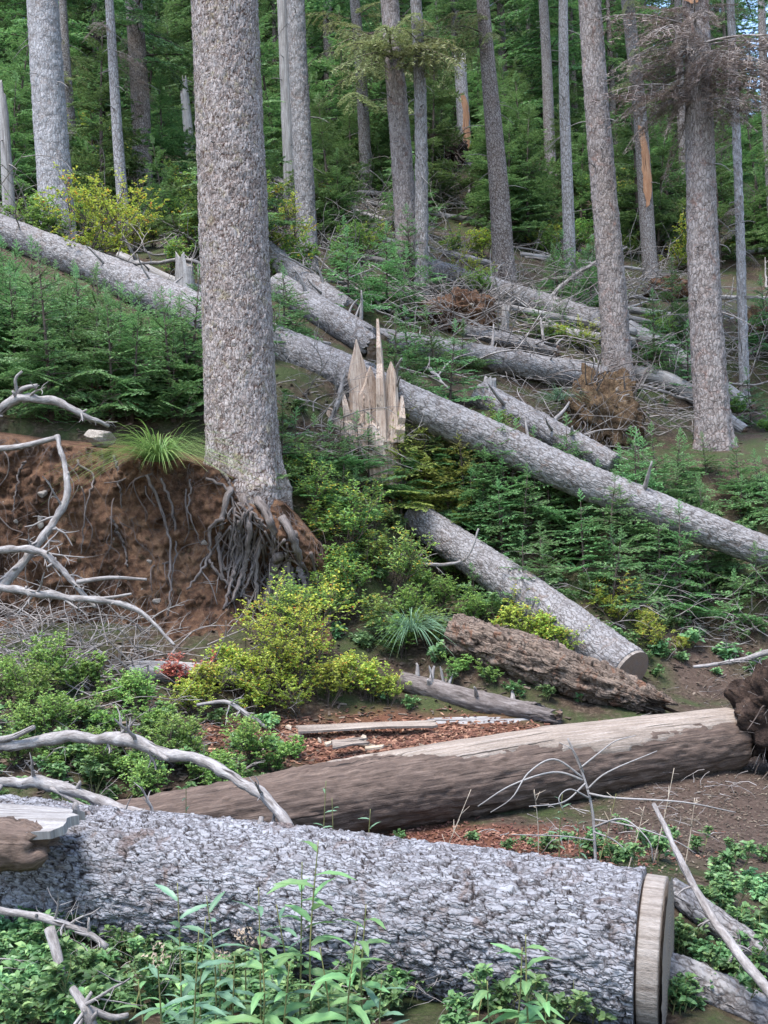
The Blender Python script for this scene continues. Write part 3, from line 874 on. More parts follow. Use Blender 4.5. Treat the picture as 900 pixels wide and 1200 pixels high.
    # branch stubs
    if k in ('long', 'plain', 'broken', 'rotten', 'cutfar', 'front'):
        rs = np.random.RandomState(li)
        for q in range({'front': 2, 'rotten': 4}.get(k, 5)):
            ii = rs.randint(int(len(path) * .1), int(len(path) * .9))
            tt = nrm(path[min(ii + 1, len(path) - 1)] - path[ii - 1])
            th = rs.uniform(-1.2, 1.2)
            side = nrm(np.cross(tt, [0, 0, 1])); side = side if side @ (CAM - path[ii]) > 0 else -side
            d = nrm(np.cos(th) * np.array([0, 0, 1]) + np.sin(th) * side + rs.uniform(-.4, .4) * tt)
            L = rs.uniform(.06, .14) if k in ('front', 'rotten') or path[0][1] < 10 else rs.uniform(.1, .5)
            p0 = path[ii] + d * rad[ii] * .85
            pp = spline([p0, p0 + d * (L * .5 + .03), p0 + d * L + rs.uniform(-.1, .1, 3) * L], 6)
            r0 = rs.uniform(.012, .022)
            add_tube(MB(), pp, np.linspace(r0 * 1.5, r0 * .5, 6), seg=7, seed=q).build('branch_stub', M['branch'] if k != 'rotten' else M['bark_dark'], root)

# ------------------------------------------------------------------ conifer bough templates
def twig_needles(segs, spacing, nlen, nwid, ang=55, seed=0, lift=0.25):
    """segs: list of (start, end, up). one triangle per needle, on both sides of every twig"""
    rs = np.random.RandomState(seed)
    S, E, U, tip = [], [], [], []
    for (a, b, u) in segs:
        L = np.linalg.norm(b - a)
        n = max(2, int(L / spacing))
        t = (np.arange(n) + rs.rand(n) * .6) / n
        S.append(a + (b - a) * t[:, None])
        E.append(np.repeat(nrm(b - a)[None], n, 0))
        U.append(np.repeat(nrm(u)[None], n, 0))
        tip.append(t)
    S, D, U, tip = np.concatenate(S), np.concatenate(E), np.concatenate(U), np.concatenate(tip)
    side = nrm(np.cross(D, U))
    out, rn = [], []
    ca, sa = math.cos(math.radians(ang)), math.sin(math.radians(ang))
    for sg in (-1, 1):
        ln = nlen * rs.uniform(.7, 1.15, len(S))[:, None]
        d = nrm(D * ca + side * sg * sa + U * (lift * rs.uniform(-.6, 1.4, len(S)))[:, None] + rs.normal(0, .12, S.shape))
        w = nrm(np.cross(d, U + rs.normal(0, .5, S.shape))) * nwid * .5
        out.append(np.stack([S + w, S - w, S + d * ln], 1))
        rn.append(np.clip(.25 + .5 * tip + rs.normal(0, .14, len(S)), 0, 1))
    V = np.concatenate(out).reshape(-1, 3)
    R = np.repeat(np.concatenate(rn), 3)
    return V, R

def bough(L, side_gap, spacing, nlen, nwid, droop=0.15, wide=0.5, seed=0, level2=True, hang=0.0):
    """one flat conifer spray along +X; returns needle verts, their random value, and twig polylines"""
    rs = np.random.RandomState(seed)
    n = 14
    t = np.linspace(0, 1, n)
    ax = np.stack([t * L, .05 * L * np.sin(t * 2.5 + seed), L * (.10 * t - droop * t ** 2)], -1)
    segs, lines = [], [(ax, .010 * L + .002)]
    up = np.array([0, 0, 1.0])
    for i in range(3, n - 1):
        segs.append((ax[i], ax[i + 1], up))
    x = .12
    sgn = 1
    while x < .97:
        i = min(int(x * (n - 1)), n - 2)
        f = x * (n - 1) - i
        p = ax[i] * (1 - f) + ax[i + 1] * f
        l = L * wide * (1.04 - x) ** .8 * rs.uniform(.7, 1.15) * (min(1, x * 3 + .25))
        a = math.radians(rs.uniform(48, 66))
        d = np.array([math.cos(a), math.sin(a) * sgn, rs.uniform(-.18, .08) - hang])
        d /= np.linalg.norm(d)
        e = p + d * l + np.array([0, 0, -droop * l * .5 - hang * l * .4])
        m = p + d * l * .5
        segs += [(p, m, up), (m, e, up)]
        lines.append((np.array([p, m, e]), .004 * L * .6 + .001))
        if level2 and l > .16 * L:
            for q in np.arange(.28, .95, .2):
                for s2 in (-1, 1):
                    b = p + (e - p) * q
                    a2 = a + s2 * math.radians(rs.uniform(40, 55)) * sgn
                    d2 = np.array([math.cos(a2), math.sin(a2) * sgn if True else 0, rs.uniform(-.15, .1) - hang])
                    l2 = l * .42 * (1.1 - q) * rs.uniform(.7, 1.2)
                    segs.append((b, b + nrm(d2) * l2, up))
        x += side_gap / L * rs.uniform(.8, 1.2)
        sgn = -sgn
    V, R = twig_needles(segs, spacing, nlen, nwid, seed=seed)
    return V, R, lines

def basis(d, roll=0.0, up=(0, 0, 1)):
    d = nrm(d)
    s = np.cross(up, d)
    s = nrm(s) if np.linalg.norm(s) > 1e-3 else np.array([0, 1.0, 0])
    u = np.cross(d, s)
    c, sn = math.cos(roll), math.sin(roll)
    s, u = s * c + u * sn, u * c - s * sn
    return np.stack([d, s, u], 1)            # columns

def tri_idx(n):
    return np.arange(n).reshape(-1, 3)

FINE = [bough(.62, .048, .0105, .026, .0105, .16, .5, s) for s in (1, 2, 3)] + [bough(.34, .040, .0095, .024, .010, .10, .52, s, False) for s in (4, 5)]
MEDS = [bough(.8, .075, .018, .042, .018, .2, .5, s) for s in (11, 12, 13)]
BIGS = [bough(1.9, .15, .055, .10, .034, .22, .42, s, True, .12) for s in (21, 22, 23)]
DROOP = [bough(1.7, .10, .03, .07, .018, .42, .32, s, True, .45) for s in (31, 32)]
DEADB = [bough(1.5, .09, .045, .09, .010, .35, .42, s, True, .35) for s in (41, 42)]

def sapling_meshes(name, Hh, spread, seed, templ, mat, gap=.13, nb=(5, 7), bare=.0):
    """a young fir: stem with whorls of flat sprays"""
    rs = np.random.RandomState(seed)
    nd, wd = MB(), MB()
    bend = rs.uniform(-.06, .06, 2) * Hh
    axis = lambda h: np.array([bend[0] * (h / Hh) ** 2, bend[1] * (h / Hh) ** 2, h])
    hs = np.linspace(-.15, Hh, 12)
    add_tube(wd, np.array([axis(max(h, 0)) if h > 0 else np.array([0, 0, h]) for h in hs]), np.linspace(.018 * Hh ** .7 + .004, .003, 12), seg=7)
    h = .10 * Hh + bare * Hh
    while h < Hh * .985:
        f = 1 - h / Hh
        for k in range(rs.randint(*nb)):
            a = rs.uniform(0, 2 * np.pi)
            L = spread * (f ** .75 * rs.uniform(.65, 1.12) + .10)
            tilt = rs.uniform(-.12, .22) + .55 * (1 - f) ** 3
            d = np.array([math.cos(a) * math.cos(tilt), math.sin(a) * math.cos(tilt), math.sin(tilt)])
            V, R, lines = templ[rs.randint(len(templ)) if len(templ) < 4 else (rs.randint(3) if L > .42 else 3 + rs.randint(len(templ) - 3))]
            L0 = V[:, 0].max()
            s = L / L0
            s_n = s
            Bm = basis(d, rs.uniform(-.5, .5))
            p = axis(h + rs.uniform(-.3, .3) * gap)
            W = (V * np.array([s, s * rs.uniform(.85, 1.1), s])) @ Bm.T + p
            nd.add(W, tri_idx(len(W)), rnd=np.clip(R + (1 - f) * .15 + rs.normal(0, .07), 0, 1))
            for ln, r in lines[:1]:
                add_tube(wd, (ln * s) @ Bm.T + p, np.linspace(r * s * .6 + .002, .0012, len(ln)), seg=4, cap=(False, False))
        h += gap * rs.uniform(.8, 1.25)
    L = spread * .18 + .08
    V, R, _ = templ[-1]
    for r in range(2):
        Bm = basis((.05, .02, 1), r * 1.5)
        W = (V * (L / V[:, 0].max())) @ Bm.T + axis(Hh * .97)
        nd.add(W, tri_idx(len(W)), rnd=np.clip(R + .2, 0, 1))
    return nd.mesh(name + '_needles', mat), wd.mesh(name + '_stem', M['stem_brown'])

SAP = [sapling_meshes('fir_a', 1.25, .60, 1, FINE, M['fir'], .105),
       sapling_meshes('fir_b', 0.85, .52, 2, FINE, M['fir'], .10),
       sapling_meshes('fir_c', 1.7, .66, 3, FINE, M['fir'], .125),
       sapling_meshes('fir_d', 0.5, .46, 4, FINE, M['fir'], .09)]
SAPM = [sapling_meshes('fir_e', 2.2, .85, 5, MEDS, M['conifer'], .17), sapling_meshes('fir_f', 1.5, .80, 6, MEDS, M['conifer'], .16),
        sapling_meshes('fir_g', 3.4, 1.05, 7, MEDS, M['conifer'], .22)]
SAPY = [sapling_meshes('fir_y', 1.0, .55, 8, FINE, M['fir_yellow'], .10, (5, 7))]

def conifer_meshes(name, Hh, spread, seed, start, mat, nb=(5, 8), gap=.36, templ=None):
    rs = np.random.RandomState(seed)
    templ = templ or BIGS
    nd, wd = MB(), MB()
    h = start
    while h < Hh:
        f = 1 - h / Hh
        for k in range(rs.randint(*nb)):
            a = rs.uniform(0, 2 * np.pi)
            L = spread * (f ** .65 * rs.uniform(.6, 1.15) + .10)
            tilt = rs.uniform(-.35, .05) + .5 * (1 - f) ** 3
            d = np.array([math.cos(a) * math.cos(tilt), math.sin(a) * math.cos(tilt), math.sin(tilt)])
            V, R, lines = templ[rs.randint(len(templ))]
            s = L / V[:, 0].max()
            Bm = basis(d, rs.uniform(-.4, .4))
            p = np.array([0, 0, h + rs.uniform(-.2, .2)])
            W = (V * s) @ Bm.T + p
            nd.add(W, tri_idx(len(W)), rnd=np.clip(R + rs.normal(0, .12), 0, 1))
            ln, r = lines[0]
            add_tube(wd, (ln * s) @ Bm.T + p, np.linspace(.022 * s + .006, .003, len(ln)), seg=4, cap=(False, False))
        h += gap * rs.uniform(.8, 1.3)
    return nd.mesh(name + '_needles', mat), wd.mesh(name + '_limbs', M['twig_dark'])

FOREST = [conifer_meshes('forest_a', 11, 1.9, 1, .6, M['conifer'], gap=.42), conifer_meshes('forest_b', 14, 2.2, 2, 1.2, M['conifer'], gap=.5),
          conifer_meshes('forest_c', 8, 1.7, 3, .4, M['conifer'], gap=.38)]
CROWN = [conifer_meshes('crown_a', 9, 1.9, 4, .2, M['conifer'], (3, 5), .6), conifer_meshes('crown_b', 9, 1.7, 5, .4, M['conifer'], (3, 5), .7)]

# ------------------------------------------------------------------ standing trees
def up_dir(px0, py0, d0, px1, py1):
    b = P(px0, py0, d0)
    r = ray(px1, py1)
    t = CAM + r * ((b[1] - CAM[1]) / r[1])
    return b, t

TREEROOT = []
for ti, (nm, lab, bx, by, d, tx, ty, wb, wt, Ht, mat, cs) in enumerate(TREES):
    b, t = up_dir(bx, by, d, tx, ty)
    ax = nrm(t - b)
    hv = np.linalg.norm(t - b)
    rb, rt = wb * d / F / 2, wt * (d + (t - b)[1]) / F / 2
    slope = (rb - rt) / hv
    root = thing(nm, lab, 'tree', b)
    near = d < 12
    mid = d < 21
    vis = hv + (1.0 if near else .8)
    st = .0125 if near else (.03 if mid else .08)
    n1 = int((vis + .35) / st)
    hh = np.concatenate([np.linspace(-.35, vis, n1), np.linspace(vis, Ht, 14)[1:]])
    rs = np.random.RandomState(ti)
    ph = rs.uniform(0, 6, 2)
    amp = rs.uniform(.01, .035) * (0 if near else 1)
    path = b + ax * hh[:, None] + np.stack([amp * np.sin(hh * .8 + ph[0]), amp * np.sin(hh * .6 + ph[1]), 0 * hh], -1)
    rad = np.maximum(rb - slope * hh, rt * .9 - (rt * .9 - .04) * np.clip((hh - hv) / (Ht - hv), 0, 1) if True else 0)
    rad = np.where(hh <= hv, np.maximum(rb - slope * np.maximum(hh, 0), .02), rad)
    rel = (.034, .08, .0135) if near else ((.045, .10, .015) if mid else None)
    seg = 205 if near else (56 if mid else 20)
    m = M[mat]
    if mid and not near:
        key = mat + '_relief'
        if key not in M:
            pal = dict(bark_far=((0.09, 0.065, 0.055), (0.19, 0.16, 0.145), (0.34, 0.315, 0.305), (0.40, 0.39, 0.39), (0.2, .12, .08)),
                       bark_pale=((0.15, 0.125, 0.115), (0.28, 0.255, 0.25), (0.42, 0.40, 0.40), (0.5, 0.49, 0.51), (0.25, .18, .14)),
                       bark_brown=((0.07, 0.045, 0.036), (0.19, 0.14, 0.12), (0.36, 0.295, 0.265), (0.43, 0.395, 0.385), (0.26, .12, .08)))[mat]
            M[key] = bark_relief_mat(key, *pal[:4], 0.35, pal[4], .5, .6, 27, .3, .45, .016)
        m = M[key]
    add_tube(MB(), path, rad, seg=seg, relief=rel, lump=.02, lump_s=2, seed=ti + 50, flare=(.32 if near else .3, .25, 5)).build('trunk', m, root)
    if True:
        for q in range(5 if near else 9):
            h_ = rs.uniform(.3, 1.0) * hv
            a_ = rs.uniform(math.pi * .75, math.pi * 2.25)
            dd_ = nrm(np.array([math.cos(a_), math.sin(a_), rs.uniform(-.7, .25)]))
            p_ = b + ax * h_ + dd_ * max(rb - slope * h_, .03) * .8
            L_ = rs.uniform(.12, .65) ** 1.3
            add_tube(MB(), spline([p_, p_ + dd_ * L_ * .5, p_ + dd_ * L_ + [rs.normal(0, .05), 0, -.18 * L_]], 6), np.linspace(.011, .003, 6), seg=5).build('branch_stub', M['branch'], root)
    # live crown above the bare trunk
    cn, cl = CROWN[ti % 2]
    for nm2, me in (('crown', cn), ('limbs', cl)):
        c = tag(link(nm2, me, root), kind='stuff')
        c.location = ax * (cs + 2.0)
        c.rotation_euler = (0, 0, ti * 1.3)
        sc_ = (Ht - cs - 1.5) / 8.6
        c.scale = (max(.8, min(1.1, sc_)), max(.8, min(1.1, sc_)), sc_)
    TREEROOT.append((root, b, ax, hv, rb, rt))

def proj(p):
    q = RCN.T @ (np.asarray(p) - CAM)
    return 450 + F * q[0] / -q[2], 600 - F * q[1] / -q[2], -q[2]

# bough meshes that hang as single parts on some trunks
def bough_mesh(tpl, name, mat):
    V, R, lines = tpl
    return make_mesh(name, V, [tri_idx(len(V))], mat, dict(rnd=R), False)
def limb_mesh(tpl, name, mat, r=.02):
    mb = MB()
    for ln, rr in tpl[2]:
        add_tube(mb, ln, np.linspace(max(rr, .004), .002, len(ln)), seg=4, cap=(False, False))
    return mb.mesh(name, mat)
ME_DEAD = [(bough_mesh(t, 'dead_twigs', M['dead_needle']), limb_mesh(t, 'dead_limb', M['twig'])) for t in DEADB]
ME_MOSS = [(bough_mesh(t, 'mossy_spray', M['mossy']), limb_mesh(t, 'mossy_limb', M['twig_dark'])) for t in DROOP]
ME_GREEN = [(bough_mesh(t, 'green_spray', M['conifer']), limb_mesh(t, 'green_limb', M['twig_dark'])) for t in BIGS]

def hang_boughs(tree, specs, meshes, name, seed):
    root, b, ax, hv, rb, rt = tree
    rs = np.random.RandomState(seed)
    for (py, az_deg, L, tilt) in specs:
        # height on the trunk of that picture row
        lo, hi = 0.0, hv * 1.3
        for _ in range(30):
            m_ = (lo + hi) / 2
            if proj(b + ax * m_)[1] > py: lo = m_
            else: hi = m_
        a = math.radians(az_deg)
        d = np.array([math.cos(a) * math.cos(tilt), math.sin(a) * math.cos(tilt), math.sin(tilt)])
        k = rs.randint(len(meshes))
        Bm = basis(d, rs.uniform(-.5, .5))
        s_ = L / 1.7
        mw = Matrix.Translation(ax * lo) @ Matrix(Bm.tolist()).to_4x4() @ Matrix.Diagonal((s_, s_, s_, 1))
        sp = link(name, meshes[k][1], root)
        sp.matrix_local = mw
        nd = tag(link('spray', meshes[k][0], sp), kind='stuff')

rs = np.random.RandomState(3)
hang_boughs(TREEROOT[14], [(rs.uniform(5, 135), rs.uniform(0, 360), rs.uniform(.9, 2.0), rs.uniform(-.5, .3)) for _ in range(38)], ME_DEAD, 'dead_bough', 1)
hang_boughs(TREEROOT[14], [(rs.uniform(20, 120), rs.choice([rs.uniform(-30, 30), rs.uniform(150, 210)]), rs.uniform(1.1, 2.0), rs.uniform(-.25, .3)) for _ in range(20)], ME_DEAD, 'dead_bough', 2)
hang_boughs(TREEROOT[7], [(rs.uniform(30, 90), rs.uniform(160, 330), rs.uniform(1.2, 2.2), rs.uniform(-.2, .25)) for _ in range(15)], ME_MOSS, 'mossy_bough', 3)
hang_boughs(TREEROOT[8], [(rs.uniform(20, 70), rs.uniform(200, 340), rs.uniform(.5, 1.0), rs.uniform(-.3, .2)) for _ in range(4)], ME_MOSS, 'mossy_bough', 4)
hang_boughs(TREEROOT[6], [(rs.uniform(20, 130), rs.uniform(180, 360), rs.uniform(1.6, 3.0), rs.uniform(-.2, .25)) for _ in range(15)], ME_MOSS, 'mossy_bough', 5)
hang_boughs(TREEROOT[9], [(rs.uniform(0, 60), rs.uniform(0, 360), rs.uniform(.8, 1.8), rs.uniform(-.5, .1)) for _ in range(10)], ME_MOSS, 'drooping_bough', 6)
hang_boughs(TREEROOT[4], [(rs.uniform(0, 90), rs.uniform(0, 360), rs.uniform(1.0, 2.2), rs.uniform(-.5, .1)) for _ in range(14)], ME_GREEN, 'green_bough', 7)
hang_boughs(TREEROOT[13], [(rs.uniform(0, 110), rs.uniform(0, 360), rs.uniform(.6, 1.4), rs.uniform(-.5, .1)) for _ in range(10)], ME_MOSS, 'drooping_bough', 8)
hang_boughs(TREEROOT[3], [(rs.uniform(0, 80), rs.uniform(0, 360), rs.uniform(.5, 1.2), rs.uniform(-.5, .1)) for _ in range(6)], ME_DEAD, 'dead_bough', 9)
hang_boughs(TREEROOT[15], [(rs.uniform(120, 300), rs.uniform(0, 360), rs.uniform(.4, .9), rs.uniform(-.6, .0)) for _ in range(9)], ME_DEAD, 'dead_bough', 10)
hang_boughs(TREEROOT[2], [(rs.uniform(20, 110), rs.uniform(0, 360), rs.uniform(.6, 1.5), rs.uniform(-.5, .1)) for _ in range(9)], ME_MOSS, 'drooping_bough', 11)

def scar(tree, py0, py1, a0, a1, mat, name='peeled_scar'):
    root, b, ax, hv, rb, rt = tree
    hs = []
    for py in (py0, py1):
        lo, hi = 0.0, hv * 1.2
        for _ in range(30):
            m_ = (lo + hi) / 2
            if proj(b + ax * m_)[1] > py: lo = m_
            else: hi = m_
        hs.append(lo)
    n, na = 40, 12
    V, bk = [], []
    f = nrm(np.array([CAM[0] - b[0], CAM[1] - b[1], 0]))
    s_ = nrm(np.cross(f, ax))
    for i in range(n):
        t = i / (n - 1)
        h = hs[0] + (hs[1] - hs[0]) * t
        r = (rb + (rt - rb) * h / hv) * 1.05 + .012
        taper = min(1, 3.5 * t, 5 * (1 - t)) ** .5
        j = .28 * fbm(np.array([[t * 11, 0, 0], [t * 11, 7, 0]]), 3, 3)
        th = np.linspace(a0 * taper + j[0], max(a1 * taper + j[1], a0 * taper + j[0] + .02), na)
        V.append(b + ax * h + r * (np.cos(th)[:, None] * f + np.sin(th)[:, None] * s_))
        bk.append(np.column_stack([np.cos(th) * r, np.sin(th) * r, np.full(na, h)]))
    i = np.arange(n - 1)[:, None] * na + np.arange(na - 1)[None]
    Q = np.stack([i, i + 1, i + na + 1, i + na], -1).reshape(-1, 4)
    MB().add(np.concatenate(V), None, Q, bk=np.concatenate(bk)).build(name, mat, root)
scar(TREEROOT[13], 246, 150, -1.2, .1, M['fresh'])
scar(TREEROOT[14], 12, -30, -.8, .8, M['fresh'])

# dead broken poles and small stumps
SNAGS = [
 ('dead_tree', 'bleached barkless dead pole touching the straight grey trunk', 341, 248, 23.5, 330, -30, 15, 13, 'silver', (.3, .1, 5)),
 ('dead_tree', 'pale broken dead pole with a pointed snapped top at the slope edge', 12, 266, 18.5, 1, 78, 17, 9, 'silver', (.9, .35, 4)),
 ('dead_tree', 'broken dead trunk with an orange split down its side', 546, 192, 31.5, 538, 55, 16, 14, 'bark_pale', (.6, .2, 5)),
 ('dead_tree', 'very thin white dead pole behind the leaning red-brown trunk', 705, 312, 24.0, 699, 165, 7, 5, 'silver', (.3, .1, 4)),
 ('dead_tree', 'short pale snapped dead trunk hanging over the upper thicket', 225, 196, 28.0, 213, 76, 13, 9, 'silver', (.8, .4, 4)),
 ('tree_stump', 'small pale snapped stump beside the massive trunk', 217, 340, 16.0, 215, 294, 26, 20, 'silver', (.35, .4, 6)),
 ('tree_stump', 'tiny pale stump among dead branches below the root mound', 591, 388, 17.2, 593, 352, 12, 9, 'silver', (.2, .4, 5)),
 ('tree_stump', 'low pale cut stump at the head of the short downhill log', 573, 462, 14.2, 574, 438, 17, 15, 'silver', (.1, .3, 5)),
]
for si, (nm, lab, bx, by, d, tx, ty, wb, wt, mat, jag) in enumerate(SNAGS):
    b, t = up_dir(bx, by, d, tx, ty)
    root = thing(nm, lab, 'dead tree' if nm == 'dead_tree' else 'stump', b)
    ax = nrm(t - b)
    n = 40
    path = spline([b - ax * .35, b, t], n)
    rad = np.interp(np.linspace(0, 1, n), [0, 1], [wb * d / F / 2, wt * d / F / 2])
    add_tube(MB(), path, rad, seg=24, lump=.08, lump_s=3, seed=si + 7, jag=jag, relief=(.05, .4, .008)).build('trunk', M[mat], root)
    if si == 2:
        scar((root, b, ax, np.linalg.norm(t - b), wb * d / F / 2, wt * d / F / 2), 188, 112, -.9, .1, M['fresh'], 'orange_split')
    # small snapped limb stubs
    rs = np.random.RandomState(si)
    if nm == 'dead_tree':
        for q in range(5):
            h = rs.uniform(.25, .95)
            p0 = b + (t - b) * h
            a = rs.uniform(0, 6.28)
            dd = np.array([math.cos(a), math.sin(a), rs.uniform(-.5, .4)])
            L = rs.uniform(.12, .5)
            add_tube(MB(), spline([p0, p0 + dd * L * .6, p0 + dd * L + [0, 0, -.1 * L]], 5), np.linspace(.014, .005, 5), seg=5).build('branch_stub', M['branch'], root)

# splintered stump
def splinter_piece(base, tip, width, thick, seed, curve=.06, pw=None):
    rs = np.random.RandomState(seed)
    n = 9
    t = np.linspace(0, 1, n)
    ax = np.outer(1 - t, base) + np.outer(t, tip)
    d = nrm(tip - base)
    s_ = nrm(np.cross(d, [0, 1, .1]) * math.cos(seed) + np.cross(d, [1, 0, 0]) * math.sin(seed))
    u_ = np.cross(d, s_)
    L = np.linalg.norm(tip - base)
    ax = ax + np.outer(np.sin(t * 3) * curve * L * rs.uniform(-1, 1), u_)
    w = width * (1 - t ** (pw or rs.uniform(1.5, 3.5))) * (1 + .25 * rs.uniform(-1, 1, n)) + .004
    th = thick * (1 - .85 * t) + .003
    V, bk = [], []
    for i in range(n):
        for (a, c) in ((-1, -1), (0, -1.25), (1, -1), (1, 1), (0, 1.2), (-1, 1)):
            V.append(ax[i] + s_ * w[i] * .5 * a + u_ * th[i] * .5 * c)
            bk.append([a * w[i], c * th[i] + seed * .37, t[i] * L])
    q = []
    for i in range(n - 1):
        for k in range(6):
            q.append([i * 6 + k, i * 6 + (k + 1) % 6, (i + 1) * 6 + (k + 1) % 6, (i + 1) * 6 + k])
    return np.array(V), np.array([[ (n-1)*6, (n-1)*6+2, (n-1)*6+4]]), np.array(q), dict(bk=np.array(bk))

def splintered_stump(label, px, py, d, rad, hmax, n, seed, mat='silver', base_h=.35, dark='bark_dark', spikes=()):
    b = G(px, py)
    root = thing('splintered_stump', label, 'stump', b)
    rs = np.random.RandomState(seed)
    if base_h > 0:
        path = spline([b - [0, 0, .5], b + [0, 0, base_h]], 70)
        hh = np.linspace(-.5, base_h, 70)
        add_tube(MB(), path, rad * (.86 + .4 * np.exp(-np.maximum(hh, 0) / .22)), seg=150, relief=(.017, .7, .026), lump=.12, lump_s=3, seed=seed, jag=(base_h * .85, .55, 17)).build('stump_base', M[dark], root)
    for k in range(n):
        a = 2 * np.pi * (k + rs.uniform(-.3, .3)) / n
        r = rad * rs.uniform(.55, .98)
        p0 = b + np.array([math.cos(a) * r, math.sin(a) * r, -.05])
        hh = hmax * rs.uniform(.3, .75)
        p1 = p0 + np.array([math.cos(a) * rs.uniform(-.05, .12), math.sin(a) * rs.uniform(-.05, .1), hh])
        V, t_, q_, a_ = splinter_piece(p0, p1, rs.uniform(.05, .13) * rad / .3, rs.uniform(.02, .05), seed * 31 + k)
        MB().add(V, t_, q_, **a_).build('splinter', M[mat] if rs.rand() < .75 else M['peeled_pale'], root, smooth=False)
    for k, (dx, hh, w, lean) in enumerate(spikes):
        p0 = b + np.array([dx, -rad * .5, -.02])
        p1 = p0 + np.array([lean, .03, hh])
        V, t_, q_, a_ = splinter_piece(p0, p1, w, .13, seed * 77 + k, .02, 4)
        MB().add(V, t_, q_, **a_).build('splinter', M[mat], root, smooth=False)
    return root
splintered_stump('tall jagged stump with long pale splinters between the long logs', 434, 520, 12.2, .24, .62, 18, 3, mat='torn', base_h=.72, dark='torn', spikes=((.13, 1.45, .27, .0), (-.09, 1.22, .24, -.03), (.23, .95, .2, .04), (-.22, .7, .2, -.10), (.03, .9, .3, .0), (-.3, .45, .2, -.16), (.3, .55, .2, .08)))
splintered_stump('small torn pale stump among young firs below the long log', 783, 668, 12.2, .11, .38, 9, 5, base_h=.12, dark='peeled_pale')
splintered_stump('pale splinters sticking up beside the rotten log', 516, 806, 9.4, .07, .36, 6, 6, base_h=0)
splintered_stump('fresh orange splinters standing on the upper slope brush', 402, 254, 24, .2, .5, 8, 8, mat='fresh', base_h=.1, dark='fresh')

# ------------------------------------------------------------------ eroded bank with hanging roots
TOPX = [-140, -60, 0, 60, 130, 200, 250, 300, 335, 365, 400, 440]
TOPY = [500, 506, 512, 520, 527, 535, 549, 570, 592, 625, 668, 705]
def bank_depth(px, t):
    base = np.interp(t, [-.5, -.12, 0, .18, .5, .85, 1.0, 1.25], [11.6, 10.75, 10.42, 10.28, 10.25, 10.05, 9.85, 9.35])
    rec = np.exp(-((px - 325) / 52.0) ** 2) * sstep(.22, .5, t) * .36
    rec = rec + np.exp(-((px - 60) / 90.0) ** 2) * sstep(.5, .9, t) * .2
    return base + rec + np.clip(px - 330, 0, 200) / 110 * .45 + np.clip(px - 385, 0, 200) / 55 * 1.6
def bank_row(px, t):
    top = np.interp(px, TOPX, TOPY)
    bot = np.interp(px, [-140, 100, 300, 400, 440], [775, 760, 748, 735, 730])
    r = top + (bot - top) * np.clip(t, 0, 1)
    r = r + np.where(t < 0, t * 26, 0) + np.where(t > 1, (t - 1) * 160, 0)
    return r
def bank_points(px, t):
    px, t = np.asarray(px, float), np.asarray(t, float)
    py, d = bank_row(px, t), bank_depth(px, t)
    v = np.stack([(px - 450) / F, (600 - py) / F, -np.ones_like(px)], -1) @ RCN.T
    p = CAM + v * d[..., None]
    amt = sstep(-.3, .1, t)
    disp = .2 * fbm(p * 1.7, 3, 5) + .10 * fbm(p * 6, 3, 6) + .04 * fbm(p * 20, 2, 7)
    cl = vnoise(p * 9, 12)
    disp = disp + .05 * sstep(.35, .8, cl)
    p = p - nrm(v) * (disp * amt)[..., None] * 1.0
    return p
def BP(px, py, off=.03):
    top = np.interp(px, TOPX, TOPY)
    bot = np.interp(px, [-140, 100, 300, 400, 440], [775, 760, 748, 735, 730])
    t = (py - top) / (bot - top)
    p = bank_points(np.array([px]), np.array([t]))[0]
    return p + nrm(CAM - p) * off
nu_, nv_ = 330, 190
U_, W_ = np.meshgrid(np.linspace(-140, 440, nu_), np.linspace(-.5, 1.25, nv_))
bp = bank_points(U_, W_).reshape(-1, 3)
i = np.arange(nv_ - 1)[:, None] * nu_ + np.arange(nu_ - 1)[None]
Q = np.stack([i, i + nu_, i + nu_ + 1, i + 1], -1).reshape(-1, 4)
bank = tag(link('earth_bank', make_mesh('earth_bank', bp, [Q], M['bank'])), 'bare red-brown earth bank with hanging roots under the massive trunk', kind='structure')

